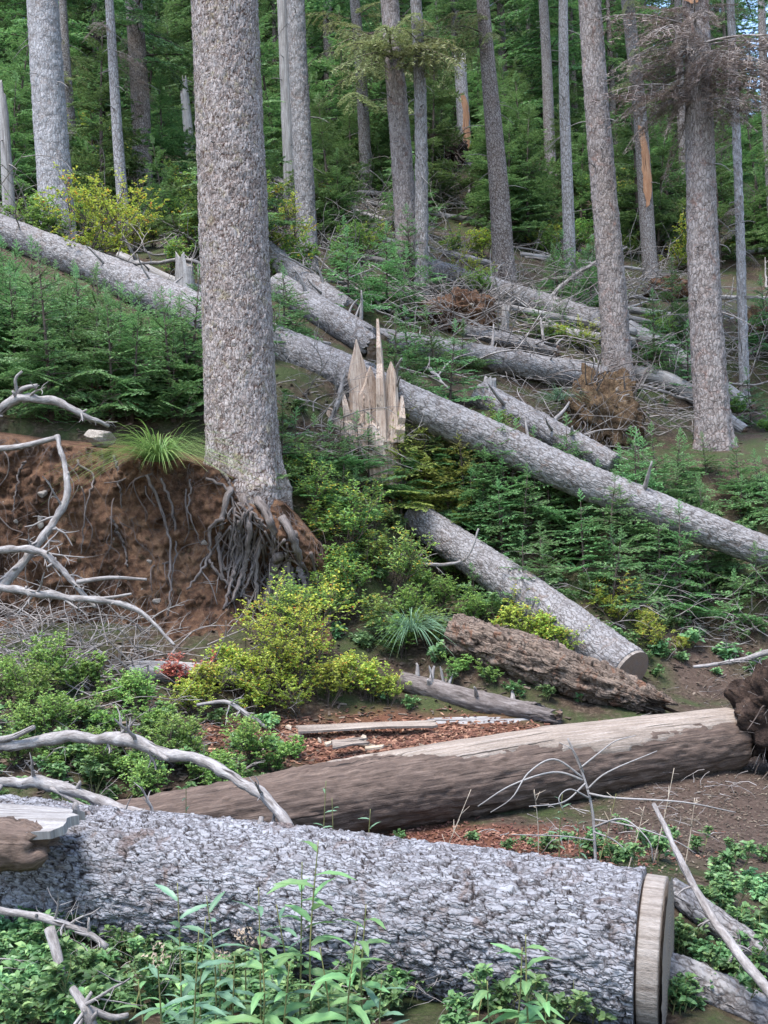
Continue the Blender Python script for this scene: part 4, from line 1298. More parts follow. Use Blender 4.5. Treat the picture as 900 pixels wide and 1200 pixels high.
def wander(px, py, dx, dy, n, rs, off, wig=9):
    pts = []
    x, y = px, py
    for k in range(n):
        pts.append(BP(x, y, off + rs.uniform(-.015, .03)))
        x += dx + rs.normal(0, wig)
        y += dy + rs.normal(0, wig * .5)
        y = min(y, 742)
    return np.array(pts)
rs = np.random.RandomState(9)
ROOTS = [([(172, 555), (186, 590), (198, 630), (200, 680), (197, 722)], 4, 2), ([(188, 560), (200, 590), (206, 640), (200, 690)], 3.5, 1.5),
 ([(240, 560), (268, 575), (275, 620), (272, 660)], 4, 2), ([(278, 590), (305, 610), (330, 640), (352, 650)], 4, 2),
 ([(262, 607), (247, 620), (244, 655), (220, 690)], 5, 2.5), ([(244, 655), (262, 680), (300, 705)], 4, 2), ([(326, 648), (318, 680), (308, 714)], 13, 8),
 ([(350, 664), (358, 690), (350, 715)], 7, 4), ([(300, 585), (318, 615), (322, 655), (315, 700)], 11, 6), ([(285, 580), (292, 615), (286, 660), (272, 705)], 9, 4), ([(330, 605), (345, 635), (356, 675), (362, 715)], 10, 5), ([(270, 572), (262, 600), (256, 640), (262, 680)], 8, 3), ([(310, 600), (304, 640), (300, 690), (306, 720)], 8, 4), ([(345, 625), (338, 660), (342, 705)], 8, 4), ([(318, 640), (330, 670), (322, 712)], 9, 5), ([(292, 640), (276, 665), (262, 712)], 6, 3), ([(290, 655), (285, 690), (296, 716)], 5, 3), ([(300, 640), (296, 668), (280, 700)], 5, 3),
 ([(335, 660), (332, 690), (326, 716)], 5, 3), ([(342, 665), (345, 695), (340, 722)], 5, 3), ([(134, 535), (140, 570), (143, 595)], 4, 1.5),
 ([(258, 545), (266, 560), (272, 578)], 4, 3), ([(130, 605), (145, 640), (150, 665)], 4, 2), ([(90, 540), (110, 560), (100, 600), (96, 650)], 3, 1.2),
 ([(30, 540), (22, 555), (15, 600)], 3, 1.2), ([(225, 560), (222, 600), (236, 640)], 2.5, 1.2)]
for k, (pts, w0, w1) in enumerate(ROOTS):
    pp = np.array([BP(x, y, .05) for x, y in pts])
    n = 26
    path = spline(pp, n) + .008 * rs.normal(size=(n, 3))
    add_tube(MB(), path, np.linspace(w0, w1, n) * 10.2 / F / 2, seg=9, lump=.15, lump_s=9, seed=k).build('root', M['root'], bank)
for k in range(90):
    if k < 62:
        x, y = rs.uniform(268, 372), 0
        y = np.interp(x, TOPX, TOPY) + rs.uniform(20, 75)
        dx, dy, n = rs.uniform(-5, 3), rs.uniform(12, 24), rs.randint(4, 7)
    else:
        x = rs.uniform(-40, 300)
        y = np.interp(x, TOPX, TOPY) + abs(rs.normal(0, 90))
        dx, dy, n = rs.uniform(-8, 8), rs.uniform(8, 18), rs.randint(3, 7)
    if y > 725: continue
    pp = wander(x, y, dx, dy, n, rs, .035)
    m = 16
    w0 = rs.uniform(1.6, 5.0) if k < 62 else rs.uniform(1.0, 2.6)
    add_tube(MB(), spline(pp, m), np.linspace(w0, w0 * .4, m) * 10.2 / F / 2, seg=6, seed=k).build('root', M['root'] if rs.rand() < .45 else M['root_dark'], bank)
fr = MB()
for k in range(800):
    x = rs.uniform(-60, 380)
    y = np.interp(x, TOPX, TOPY) + rs.beta(1.6, 1.1) * 200 if k % 3 else np.interp(x, TOPX, TOPY) + rs.uniform(-4, 12)
    if y > 745: continue
    p = BP(x, y, .005)
    L = rs.uniform(.05, .26)
    d = nrm(np.array([rs.normal(0, .6), -.35 + rs.normal(0, .3), -.8 + rs.normal(0, .35)]))
    pts = [p, p + d * L * .5 + rs.normal(0, .03, 3), p + d * L + np.array([rs.normal(0, .05), -.02, -.05])]
    r = rs.uniform(.0012, .0032)
    add_tube(fr, spline(pts, 7), np.linspace(r, r * .5, 7), seg=4, cap=(False, False))
tag(fr.build('fine_roots', M['root_dark'], bank), kind='stuff')

def stone(mesh_name, seed, mat=None):
    rs_ = np.random.RandomState(seed)
    n, m = 16, 10
    th, ph = np.meshgrid(np.linspace(0, 2 * np.pi, n, endpoint=False), np.linspace(.02, np.pi - .02, m))
    v = np.stack([np.cos(th) * np.sin(ph), np.sin(th) * np.sin(ph), np.cos(ph)], -1).reshape(-1, 3)
    for _ in range(9):
        d = nrm(rs_.normal(size=3)); c = rs_.uniform(.55, .85)
        k = v @ d
        v = v - np.outer(np.maximum(k - c, 0), d)
    v = v * (1 + .08 * fbm(v * 3, 2, seed))[:, None] * np.array([1, .8, .7])
    i = np.arange(m - 1)[:, None] * n + np.arange(n)[None]
    j = np.arange(m - 1)[:, None] * n + (np.arange(n)[None] + 1) % n
    return make_mesh(mesh_name, v, [np.stack([i, j, j + n, i + n], -1).reshape(-1, 4)], mat or M['stone'], None, False)
STONES = [stone('stone_mesh', s) for s in range(4)]
STONE_BANK = [stone('bank_clod_mesh', s + 20, M['bank']) for s in range(4)]
STONE_SOIL = [stone('clod_mesh', s + 10, M['soil_orange']) for s in range(4)]
for k in range(170):
    x = rs.uniform(-30, 360)
    y = np.interp(x, TOPX, TOPY) + rs.uniform(15, 215)
    if k < 14: x, y = rs.normal(35, 22), rs.normal(600, 30)
    if y > 740: continue
    o = link('stone', (STONES if k % 8 == 0 else STONE_BANK if k % 2 else STONE_SOIL)[k % 4], bank)
    o.location = BP(x, y, -.005)
    s_ = rs.uniform(.012, .05) if k % 9 else rs.uniform(.04, .08)
    o.scale = (s_, s_, s_)
    o.rotation_euler = rs.uniform(0, 6, 3)
o = tag(link('boulder', STONES[1]), 'pale grey boulder on top of the root bank beside the grass tuft', 'boulder')
o.location = P(118, 512, 10.6); o.scale = (.17, .17, .15)

# ------------------------------------------------------------------ upturned root plates
def root_plate(label, px, py, d, rx, ry, rz, mat, nroot, seed, rl=.5, rmat='root', rr=.012, at=None):
    c = G(px, py) + np.array([0, .15 * ry, rz * .8]) if at is None else P(*at)
    root = thing('root_plate', label, 'root plate', c - [0, 0, rz])
    n, m = 72, 48
    th, ph = np.meshgrid(np.linspace(0, 2 * np.pi, n, endpoint=False), np.linspace(.02, np.pi - .02, m))
    v = np.stack([np.cos(th) * np.sin(ph), np.sin(th) * np.sin(ph), np.cos(ph)], -1).reshape(-1, 3)
    v = v * (1 + .45 * fbm(v * 2.2 + seed, 3, seed) + .32 * fbm(v * 6 + seed, 3, seed + 3) + .12 * fbm(v * 16 + seed, 2, seed + 5))[:, None]
    V = c + v * np.array([rx, ry, rz])
    i = np.arange(m - 1)[:, None] * n + np.arange(n)[None]
    j = np.arange(m - 1)[:, None] * n + (np.arange(n)[None] + 1) % n
    MB().add(V, None, np.stack([i, i + n, j + n, j], -1).reshape(-1, 4)).build('soil_mass', mat, root)
    rs_ = np.random.RandomState(seed)
    for k in range(nroot):
        d_ = nrm(rs_.normal(size=3) * [1, .6, 1] + [0, -.35, -.1])
        p = c + d_ * np.array([rx, ry, rz]) * .9
        e = nrm(d_ + rs_.normal(0, .5, 3) + [0, 0, -.35])
        L = rl * rs_.uniform(.4, 1.2)
        pts = [p - d_ * .1, p + d_ * .05, p + e * L * .5 + rs_.normal(0, .05, 3) * L, p + e * L + rs_.normal(0, .12, 3) * L + [0, 0, -.15 * L]]
        r = rr * rs_.uniform(.4, 1.3)
        add_tube(MB(), spline(pts, 14), np.linspace(r, r * .35, 14), seg=6, seed=k).build('root', M[rmat] if rs_.rand() < .8 else M['branch'], root)
    if mat is not M['soil_dark']:
        for k in range(26):
            d_ = nrm(rs_.normal(size=3) + [0, -.8, .1])
            o = link('stone', (STONE_SOIL if k % 3 else STONES)[k % 4], root)
            o.location = d_ * np.array([rx, ry, rz]) * rs_.uniform(.85, 1.0) + [0, 0, rz]
            s_ = rs_.uniform(.02, .06)
            o.scale = (s_, s_, s_)
            o.rotation_euler = rs_.uniform(0, 6, 3)
    fm = MB()
    for k in range(170):
        d_ = nrm(rs_.normal(size=3) + [0, -.4, -.1])
        p = c + d_ * np.array([rx, ry, rz]) * .95
        e = nrm(d_ + rs_.normal(0, .8, 3) + [0, 0, -.5])
        L = rl * rs_.uniform(.15, .6)
        r = rr * .2
        add_tube(fm, spline([p, p + e * L * .5, p + e * L + rs_.normal(0, .2, 3) * L], 6), np.linspace(r, r * .5, 6), seg=3, cap=(False, False))
    tag(fm.build('fine_roots', M['twig'], root), kind='stuff')
    return root
root_plate('ochre upturned root plate with stony soil below the leaning red-brown trunk', 712, 523, 16.1, .54, .24, .58, M['soil_orange'], 95, 3, .6, 'root', .015)
root_plate('dark soil and root mass at the butt of the barkless brown log', 910, 884, 8.35, .38, .3, .40, M['soil_dark'], 34, 4, .3, 'twig_dark', .01, at=(918, 836, 8.2))
root_plate('reddish root mound behind the dead branches on the slope', 540, 388, 18.6, .58, .35, .34, M['bank'], 40, 5, .7)
root_plate('dark upturned root mass high among the far conifers', 520, 196, 30.5, .6, .4, .62, M['soil_dark'], 40, 6, 1.0, 'twig_dark', .018)
root_plate('orange-brown torn root mass at the foot of the thin white-grey trunk', 893, 402, 19.6, .34, .3, .36, M['soil_orange'], 26, 7, .5)
root_plate('small soil-covered root mass near the trunk with the orange scar', 785, 352, 24.3, .5, .3, .28, M['bank'], 20, 8, .5)

SHORT = ['massive trunk', 'thick pale grey trunk', 'slender dark trunk', 'thin leaning grey trunk', 'stout brown trunk', 'straight grey trunk by the bleached pole', 'slim mossy-boughed trunk', 'thicker trunk of the close pair', 'thinner trunk of the close pair', 'dark brown trunk behind the root mound', 'far slim grey trunk', 'thin pale straight trunk', 'leaning red-brown trunk', 'trunk with the orange scar', 'trunk draped with dead twigs', 'thin white-grey trunk', 'far slender trunk', 'faint far trunk']
def by_trunk(p):
    ds = [math.hypot(p[0] - t_[1][0], (p[1] - t_[1][1]) * .6) for t_ in TREEROOT]
    k = int(np.argmin(ds))
    dy = p[1] - TREEROOT[k][1][1]
    return ('uphill of' if dy > 1.2 else 'downhill of' if dy < -1.2 else 'beside') + ' the ' + SHORT[k]

# ------------------------------------------------------------------ dead branches and twigs
def px_path(pts):
    return np.array([P(*p) for p in pts])

def grow(mb, p, d, L, r, rs, depth, droop=.1, wig=.35, seg=5):
    """a bare branch with side twigs, all into one mesh"""
    n = max(5, int(L / .06)) if L < .6 else 10
    pts = [p]
    dd = nrm(d)
    for k in range(4):
        dd = nrm(dd + rs.normal(0, wig, 3) * .5 + np.array([0, 0, -droop]))
        pts.append(pts[-1] + dd * L / 4)
    path = spline(pts, n)
    add_tube(mb, path, np.linspace(r, r * .35, n), seg=seg if r > .004 else 3, cap=(False, False))
    if depth > 0:
        for q in range(rs.randint(2, 5)):
            i_ = rs.randint(int(n * .25), n - 1)
            t_ = nrm(path[min(i_ + 1, n - 1)] - path[i_ - 1])
            side = nrm(rs.normal(size=3))
            side = nrm(side - t_ * (side @ t_))
            grow(mb, path[i_], nrm(t_ * .7 + side * .8), L * rs.uniform(.3, .55), r * .45, rs, depth - 1, droop, wig, seg)

def dead_branch(label, pts, w, seed, side=0, name='dead_branch', mat='branch', sl=.35, seg=12, cat='branch', explicit=()):
    path = px_path(pts)
    n = max(14, int(arclen(path) / .02))
    d = np.mean([p[2] for p in pts])
    sp = spline(path, n)
    rs = np.random.RandomState(seed)
    sp = sp + .02 * np.stack([fbm(np.column_stack([np.arange(n) * .13, np.full(n, k), np.full(n, seed)]), 2, k) for k in range(3)], -1) * max(w[0], 6) / 10
    root = thing(name, label, cat, sp[0])
    rad = np.interp(np.linspace(0, 1, n), np.linspace(0, 1, len(w)), np.array(w)) * d / F / 2
    add_tube(MB(), sp, rad * (1 + .18 * vnoise(np.column_stack([np.arange(n) * .22, np.full(n, seed), np.zeros(n)]), 9)), seg=seg, lump=.3, lump_s=22, seed=seed).build('stem', M[mat], root)
    for q in range(side + 3):
        i_ = rs.randint(int(n * .15), n - 2)
        t_ = nrm(sp[i_ + 1] - sp[i_ - 1])
        s_ = nrm(rs.normal(size=3) + [0, -.3, .3])
        mb = MB()
        grow(mb, sp[i_], nrm(t_ * .6 + s_), sl * rs.uniform(.4, 1.2), rad[i_] * .4, rs, 1, .05)
        mb.build('twig', M[mat], root)
    for q in range(4 if w[0] > 5 else 0):
        i_ = rs.randint(int(n * .1), n - 2)
        s_ = nrm(rs.normal(size=3) + [0, -.4, .2])
        L = rs.uniform(.02, .07) + rad[i_]
        add_tube(MB(), spline([sp[i_], sp[i_] + s_ * L], 4), np.linspace(rad[i_] * .55, rad[i_] * .3, 4), seg=7, jag=(.02, .5, 4)).build('branch_stub', M[mat], root)
    for ex in explicit:
        e = px_path([q_[:3] for q_ in ex[0]])
        m = max(10, int(arclen(e) / .03))
        add_tube(MB(), spline(e, m), np.linspace(ex[1], ex[2], m) * d / F / 2, seg=8, lump=.12, lump_s=14, seed=seed + 1).build('twig', M[mat], root)
    return root

D = dead_branch
D('thick bleached branch arching over onto the foreground log', [(-40, 884, 5.9), (40, 872, 5.8), (110, 862, 5.7), (200, 880, 5.55), (280, 914, 5.35), (322, 955, 5.2), (345, 988, 5.1)], (14, 15, 14, 11), 1, 3, sl=.2,
  explicit=[([(-40, 872, 5.9), (10, 865, 5.8), (40, 852, 5.75)], 11, 6), ([(168, 872, 5.6), (188, 885, 5.5), (196, 890, 5.45)], 7, 5)])
D('bleached branch lying low behind the foreground log', [(-40, 910, 5.7), (30, 917, 5.6), (100, 930, 5.45), (190, 962, 5.25)], (13, 14, 13, 11), 2, 2, sl=.2, explicit=[([(60, 923, 5.5), (90, 940, 5.45), (120, 955, 5.4)], 6, 4)])
D('forked bleached branch lying across the top of the root bank', [(-20, 500, 9.9), (18, 468, 9.85), (60, 470, 9.8), (100, 486, 9.8), (128, 500, 9.9)], (9, 10, 9, 4), 3, 3, sl=.3,
  explicit=[([(-10, 488, 9.9), (20, 462, 9.85), (28, 455, 9.8), (44, 452, 9.8)], 9, 5), ([(22, 468, 9.85), (18, 445, 9.8), (26, 435, 9.8)], 5, 3), ([(-20, 526, 9.8), (20, 524, 9.8), (70, 512, 9.75)], 8, 6)])
D('long crooked bleached branch hanging down the face of the root bank', [(66, 510, 9.75), (76, 545, 9.65), (78, 582, 9.55), (55, 622, 9.45), (25, 662, 9.35), (-20, 712, 9.2)], (6, 8, 10, 11), 4, 4, sl=.3)
D('pale bent branch crossing the foot of the root bank', [(-20, 648, 9.2), (45, 645, 9.2), (80, 678, 9.15), (112, 712, 9.1)], (8, 8, 7, 5), 5, 3, sl=.3)
D('long thin pale branch sweeping out from the foot of the root bank', [(-20, 684, 9.1), (40, 694, 9.05), (110, 703, 9.0), (160, 715, 9.0), (205, 756, 8.9)], (9, 9, 7, 3), 6, 3, sl=.35, explicit=[([(90, 682, 9.1), (130, 677, 9.1), (172, 679, 9.1)], 6, 3), ([(105, 702, 9.0), (130, 700, 9.0), (154, 696, 9.0)], 4, 3)])
D('grey branch lying at the near side of the foreground log', [(-30, 1062, 4.15), (30, 1072, 4.1), (70, 1082, 4.05), (128, 1108, 4.0)], (10, 10, 9, 7), 7, 2, sl=.15, explicit=[([(58, 1088, 4.05), (66, 1115, 4.0), (72, 1145, 3.95)], 13, 11)])
D('short pale branch poking up among the low leaves under the foreground log', [(86, 1160, 3.75), (104, 1180, 3.7), (118, 1215, 3.7)], (8, 14, 13), 8, 0, explicit=[([(104, 1182, 3.7), (130, 1192, 3.72), (150, 1190, 3.75)], 9, 7)])
D('bare leaning stick with a broken orange tip above the trail', [(766, 944, 5.0), (786, 985, 4.75), (812, 1035, 4.5), (850, 1095, 4.25), (915, 1180, 3.95)], (5, 8, 9, 11), 9, 2, sl=.12, name='leaning_stick')
D('curved grey branch reaching in beside the dark soil and root mass', [(812, 782, 10.2), (850, 776, 10.1), (890, 768, 10.0), (950, 745, 9.8)], (4, 6, 7, 8), 10, 2, sl=.3)
D('thin bare arching stem in front of the grey sawn log', [(470, 650, 11.2), (500, 662, 11.1), (545, 655, 11.1), (560, 620, 11.1)], (4, 4, 3, 2), 11, 3, sl=.3)
D('thin bare upright stick below the long log', [(795, 760, 11.4), (793, 725, 11.5), (780, 690, 11.6)], (6, 4, 3), 12, 2, sl=.25)
D('crooked pale stick rising from the firs above the sawn log', [(688, 715, 11.6), (690, 690, 11.6), (685, 660, 11.6)], (7, 5, 4), 13, 3, sl=.25)
D('pale stick slanting up beside the small torn stump', [(800, 665, 12.0), (825, 645, 11.9), (862, 625, 11.8)], (8, 6, 3), 14, 2, sl=.25)
D('bleached stick leaning against the tall jagged stump', [(378, 510, 12.2), (395, 475, 12.1), (404, 430, 12.2)], (7, 6, 4), 15, 2, sl=.3)
D('thin curved branch lying behind the yellow-green shrub', [(230, 826, 8.0), (262, 822, 8.0), (290, 838, 7.9), (312, 852, 7.9)], (3, 5, 6, 4), 16, 2, sl=.2)
D('long pale stick over the ochre root plate', [(700, 470, 15.6), (745, 452, 15.4), (812, 470, 15.6)], (5, 5, 3), 17, 5, sl=.6)
D('bleached bent branch standing up from the long upper log', [(700, 372, 19.0), (735, 350, 18.8), (770, 352, 18.8)], (6, 5, 3), 18, 5, sl=.7)
D('pale forked dead branch across the upper log', [(640, 352, 19.5), (680, 318, 19.3), (735, 290, 19.3)], (5, 4, 3), 19, 5, sl=.7)
D('dead branch curving above the pale snapped stump', [(262, 330, 16), (225, 305, 16), (180, 308, 16.2), (140, 312, 16.4)], (3, 4, 4, 3), 20, 4, sl=.5)

rd = np.random.RandomState(31)
for k in range(74):
    x, y = (rd.uniform(300, 720), rd.uniform(225, 335)) if k >= 46 else (rd.uniform(330, 900), rd.uniform(290, 440)) if k < 34 else (rd.uniform(20, 330), rd.uniform(215, 300))
    p = G(x, y)
    a_ = rd.uniform(0, 6.28)
    L = rd.uniform(.8, 2.4)
    d_ = np.array([math.cos(a_), math.sin(a_) * .6, 0]) * L
    q1, q2 = p + d_ * .5, p + d_
    pts = np.array([p + [0, 0, .05], [q1[0], q1[1], Hs(q1[0], q1[1]) + rd.uniform(.1, .35)], [q2[0], q2[1], Hs(q2[0], q2[1]) + rd.uniform(.05, .7)]])
    r0 = rd.uniform(.012, .034)
    root = thing('dead_branch', 'bleached fallen branch lying ' + by_trunk(p), 'branch', p, 'bleached branches on the slope')
    n = 22
    sp = spline(pts, n) + .03 * fbm(np.column_stack([np.arange(n) * .3, np.full(n, k), np.zeros(n)]), 2, k)[:, None] * np.array([1, .5, 1])
    add_tube(MB(), sp, np.linspace(r0, r0 * .4, n), seg=8, lump=.2, lump_s=12, seed=k).build('stem', M['branch'] if k % 3 else M['silver'], root)
    for q in range(5):
        i_ = rd.randint(4, n - 2)
        mb = MB()
        grow(mb, sp[i_], nrm(nrm(d_) * .5 + rd.normal(size=3) * .6 + [0, 0, .4]), L * rd.uniform(.2, .45), r0 * .45, rd, 1, .05)
        mb.build('twig', M['twig'], root)

for k, (x, y) in enumerate([(150, 270), (255, 215), (335, 262), (385, 235), (395, 300), (455, 262), (520, 300), (560, 262), (610, 300), (690, 300), (620, 350), (745, 395), (790, 350), (830, 395), (860, 300), (505, 235)]):
    p = G(x, y)
    a_ = rd.uniform(-.5, .5) + (math.pi if k % 2 else 0)
    L = rd.uniform(1.6, 3.6)
    q = p + np.array([math.cos(a_), math.sin(a_) * .7, 0]) * L
    r0 = rd.uniform(.045, .10)
    pa = spline([p + [0, 0, r0 * .8], [q[0], q[1], Hs(q[0], q[1]) + rd.uniform(.05, .35)]], 40)
    root = thing('fallen_log', 'thin bleached barkless pole lying ' + by_trunk(p), 'log', p, 'bleached poles on the upper slope')
    add_tube(MB(), pa, np.linspace(r0, r0 * .6, 40), seg=18, relief=(.05, .5, .008), lump=.1, lump_s=2, seed=k + 300, jag=(.4, .3, 5)).build('stem', M['silver'] if k % 3 else M['branch'], root)
    for j in range(4):
        i_ = rd.randint(5, 34)
        dd = nrm(rd.normal(size=3) + [0, -.3, .9])
        add_tube(MB(), spline([pa[i_], pa[i_] + dd * rd.uniform(.15, .5)], 5), np.linspace(.014, .005, 5), seg=6).build('branch_stub', M['branch'], root)

# the fine pale dead spray that hangs over the barkless log
spray = thing('dead_spray', 'fine white dead branchlet with long curling twigs over the barkless log', 'branch', P(698, 985, 5.6))
for k, (pts, w) in enumerate([([(698, 1010, 5.55), (694, 950, 5.6), (682, 905, 5.65), (665, 865, 5.7)], (4, 2.5)), ([(686, 915, 5.65), (650, 905, 5.6), (600, 920, 5.5), (560, 945, 5.45)], (3, 1.5)), ([(684, 912, 5.65), (650, 890, 5.6), (620, 905, 5.5), (600, 935, 5.4), (575, 952, 5.4)], (3, 1.2)),
    ([(690, 930, 5.6), (720, 935, 5.55), (800, 940, 5.5), (862, 952, 5.5)], (3, 1.2)), ([(686, 918, 5.6), (660, 940, 5.5), (620, 945, 5.4)], (2.5, 1)), ([(694, 960, 5.6), (740, 968, 5.5), (790, 985, 5.4), (815, 1000, 5.4)], (2.5, 1)),
    ([(694, 970, 5.6), (730, 960, 5.4), (760, 985, 5.3), (765, 1010, 5.3)], (3, 1)), ([(680, 900, 5.65), (705, 880, 5.7), (722, 868, 5.7), (745, 862, 5.7)], (2.5, 1)), ([(690, 935, 5.6), (668, 925, 5.5), (655, 935, 5.45), (660, 950, 5.45)], (2.5, 1)), ([(696, 985, 5.55), (660, 980, 5.5), (600, 978, 5.45)], (2, 1)),
    ([(696, 975, 5.55), (720, 985, 5.5), (740, 1005, 5.45), (742, 1020, 5.45)], (2.5, 1)), ([(684, 905, 5.65), (672, 880, 5.6), (655, 870, 5.6)], (2, 1)), ([(688, 925, 5.6), (712, 905, 5.6), (770, 880, 5.7)], (2.2, 1))]):
    e = px_path(pts)
    add_tube(MB(), spline(e, 24), np.linspace(w[0], w[1], 24) * 5.6 / F / 2, seg=5, seed=k).build('twig', M['silver'], spray)

def twig_tangle(name, label, spots, seed, mat='twig', L=(.4, 1.0), r=(.004, .010), depth=1, up=.25, per=1, droop=.08):
    rs = np.random.RandomState(seed)
    mb = MB()
    for (px, py, sx, sy, n) in spots:
        g = Gmany(np.clip(rs.normal(px, sx, n), -100, 1000), rs.normal(py, sy, n))
        for p in g:
            a = rs.uniform(0, 6.28)
            d = np.array([math.cos(a), math.sin(a) * .8, rs.uniform(-.1, up * 2.2)])
            grow(mb, p + [0, 0, rs.uniform(0, .12)], d, rs.uniform(*L), rs.uniform(*r), rs, depth, droop, .45, 4)
    return tag(mb.build(name, M[mat]), label, 'dead twigs', kind='stuff')

twig_tangle('dead_twigs', 'tangle of grey dead branches around the tall jagged stump', [(390, 515, 28, 22, 60), (480, 500, 20, 15, 14), (365, 480, 12, 25, 22)], 1)
twig_tangle('dead_twigs', 'grey dead branches heaped at the foot of the root bank', [(60, 765, 80, 20, 130), (130, 790, 60, 14, 50), (20, 740, 40, 10, 40)], 2, L=(.3, .9), r=(.0035, .009), up=.45)
twig_tangle('dead_twigs', 'dead branches lying around the ochre root plate', [(690, 500, 40, 14, 46), (765, 500, 40, 18, 50), (640, 450, 40, 12, 20)], 3, L=(.5, 1.3), r=(.005, .011))
twig_tangle('dead_twigs', 'wide litter of grey dead branches across the upper slope', [(400, 285, 60, 20, 120), (560, 375, 60, 18, 130), (300, 250, 160, 30, 140), (700, 345, 80, 24, 130), (840, 420, 60, 30, 80), (480, 250, 90, 40, 120), (80, 262, 60, 14, 50), (620, 430, 70, 14, 50)], 4, L=(.8, 2.0), r=(.007, .016), up=.3)
twig_tangle('dead_twigs', 'dark dead twigs under the young firs on the bank', [(90, 450, 50, 25, 70), (50, 495, 40, 10, 40)], 5, 'twig_dark', L=(.3, .8), r=(.003, .007), up=.5)
twig_tangle('dead_twigs', 'dead twigs lying on the slope past the sawn log', [(840, 740, 50, 18, 70), (760, 700, 60, 20, 40)], 6, L=(.3, .8), r=(.003, .007), up=.3)
twig_tangle('dead_twigs', 'grey twigs scattered among the leaves behind the foreground log', [(100, 880, 90, 40, 90), (260, 860, 50, 20, 25)], 7, L=(.15, .45), r=(.002, .005), up=.3)
twig_tangle('dead_twigs', 'thin dead twigs among the low leaves in front of the foreground log', [(120, 1150, 120, 25, 40), (500, 1185, 200, 14, 30)], 8, L=(.1, .3), r=(.0015, .0035), up=.4)

twig_tangle('dead_twigs', 'small twigs strewn over the bare trail soil', [(830, 930, 70, 30, 60), (860, 800, 50, 20, 30), (700, 985, 70, 10, 30)], 9, L=(.06, .25), r=(.0015, .004), depth=0, up=.05)

# broken slab of split wood leaning on the foreground log
def slab_piece(label, corners, depth_back, mat, name='split_slab', thick=.05, seed=0):
    """corners: outline in photo pixels with depth, turned into a thick plank with rough ends"""
    pts = px_path(corners)
    root = thing(name, label, 'split wood', pts.mean(0))
    a, b, c, d = pts
    nu, nv = 26, 12
    u, v = np.meshgrid(np.linspace(0, 1, nu), np.linspace(0, 1, nv))
    top = ((1 - u) * (1 - v))[..., None] * a + (u * (1 - v))[..., None] * b + (u * v)[..., None] * c + ((1 - u) * v)[..., None] * d
    ux, vx = nrm(b - a), nrm(d - a)
    nn = nrm(np.cross(ux, vx)); nn = nn if nn[2] > 0 else -nn
    bk = np.stack([v * np.linalg.norm(d - a), np.zeros_like(u) + seed, u * np.linalg.norm(b - a)], -1)
    end = np.stack([v * 9, np.zeros_like(v), np.zeros_like(v) + seed], -1)
    top = top + ux * (.06 * vnoise(end, seed) * u ** 3)[..., None] + nn * (.012 * vnoise(np.stack([v * 8, u * 1.5, u * 0], -1), seed + 1) + .02 * np.sin(v * np.pi))[..., None]
    bot = top - nn * thick * (.8 + .2 * vnoise(np.stack([v * 3, u * 3, u * 0 + 4], -1), seed))[..., None]
    V = np.concatenate([top.reshape(-1, 3), bot.reshape(-1, 3)])
    n0 = nu * nv
    i = np.arange(nv - 1)[:, None] * nu + np.arange(nu - 1)[None]
    q = [np.stack([i, i + 1, i + nu + 1, i + nu], -1).reshape(-1, 4), np.stack([i, i + nu, i + nu + 1, i + 1], -1).reshape(-1, 4) + n0]
    edge = np.concatenate([np.arange(nu - 1), np.arange(nv - 1) * nu + nu - 1, n0 - 1 - np.arange(nu - 1), (nv - 1 - np.arange(nv - 1)) * nu])
    nxt = np.roll(edge, -1)
    q.append(np.stack([edge, edge + n0, nxt + n0, nxt], -1))
    MB().add(V, None, np.concatenate(q), bk=np.concatenate([bk.reshape(-1, 3)] * 2)).build('plank', M[mat], root, smooth=False)
    return root
sl = slab_piece('torn grey slab of split wood resting on the foreground log', [(-60, 935, 5.0), (92, 948, 4.85), (66, 975, 4.55), (-60, 985, 4.6)], 0, 'silver', thick=.05, seed=1)
V = None
lowp = spline(px_path([(-60, 985, 4.68), (0, 990, 4.66), (70, 992, 4.6)]), 40)
add_tube(MB(), lowp, np.interp(np.linspace(0, 1, 40), [0, .8, 1], [.115, .10, .05]), seg=48, relief=(.035, .09, .02), lump=.15, lump_s=4, seed=9, jag=(.1, .3, 7)).build('bark_underside', M['peeled'], sl)
slab_piece('bleached plank lying on the red sawdust', [(345, 851, 8.6), (500, 846, 8.75), (512, 851, 8.65), (350, 857, 8.5)], 0, 'peeled_pale', thick=.02, seed=2)
slab_piece('second bleached plank half buried at the edge of the sawdust', [(500, 842, 9.1), (640, 838, 9.2), (642, 848, 9.05), (500, 852, 8.95)], 0, 'silver', thick=.03, seed=3)
slab_piece('short pale plank lying on the sawdust before the barkless log', [(388, 868, 8.2), (428, 864, 8.3), (426, 871, 8.2), (390, 876, 8.1)], 0, 'peeled_pale', thick=.02, seed=4)

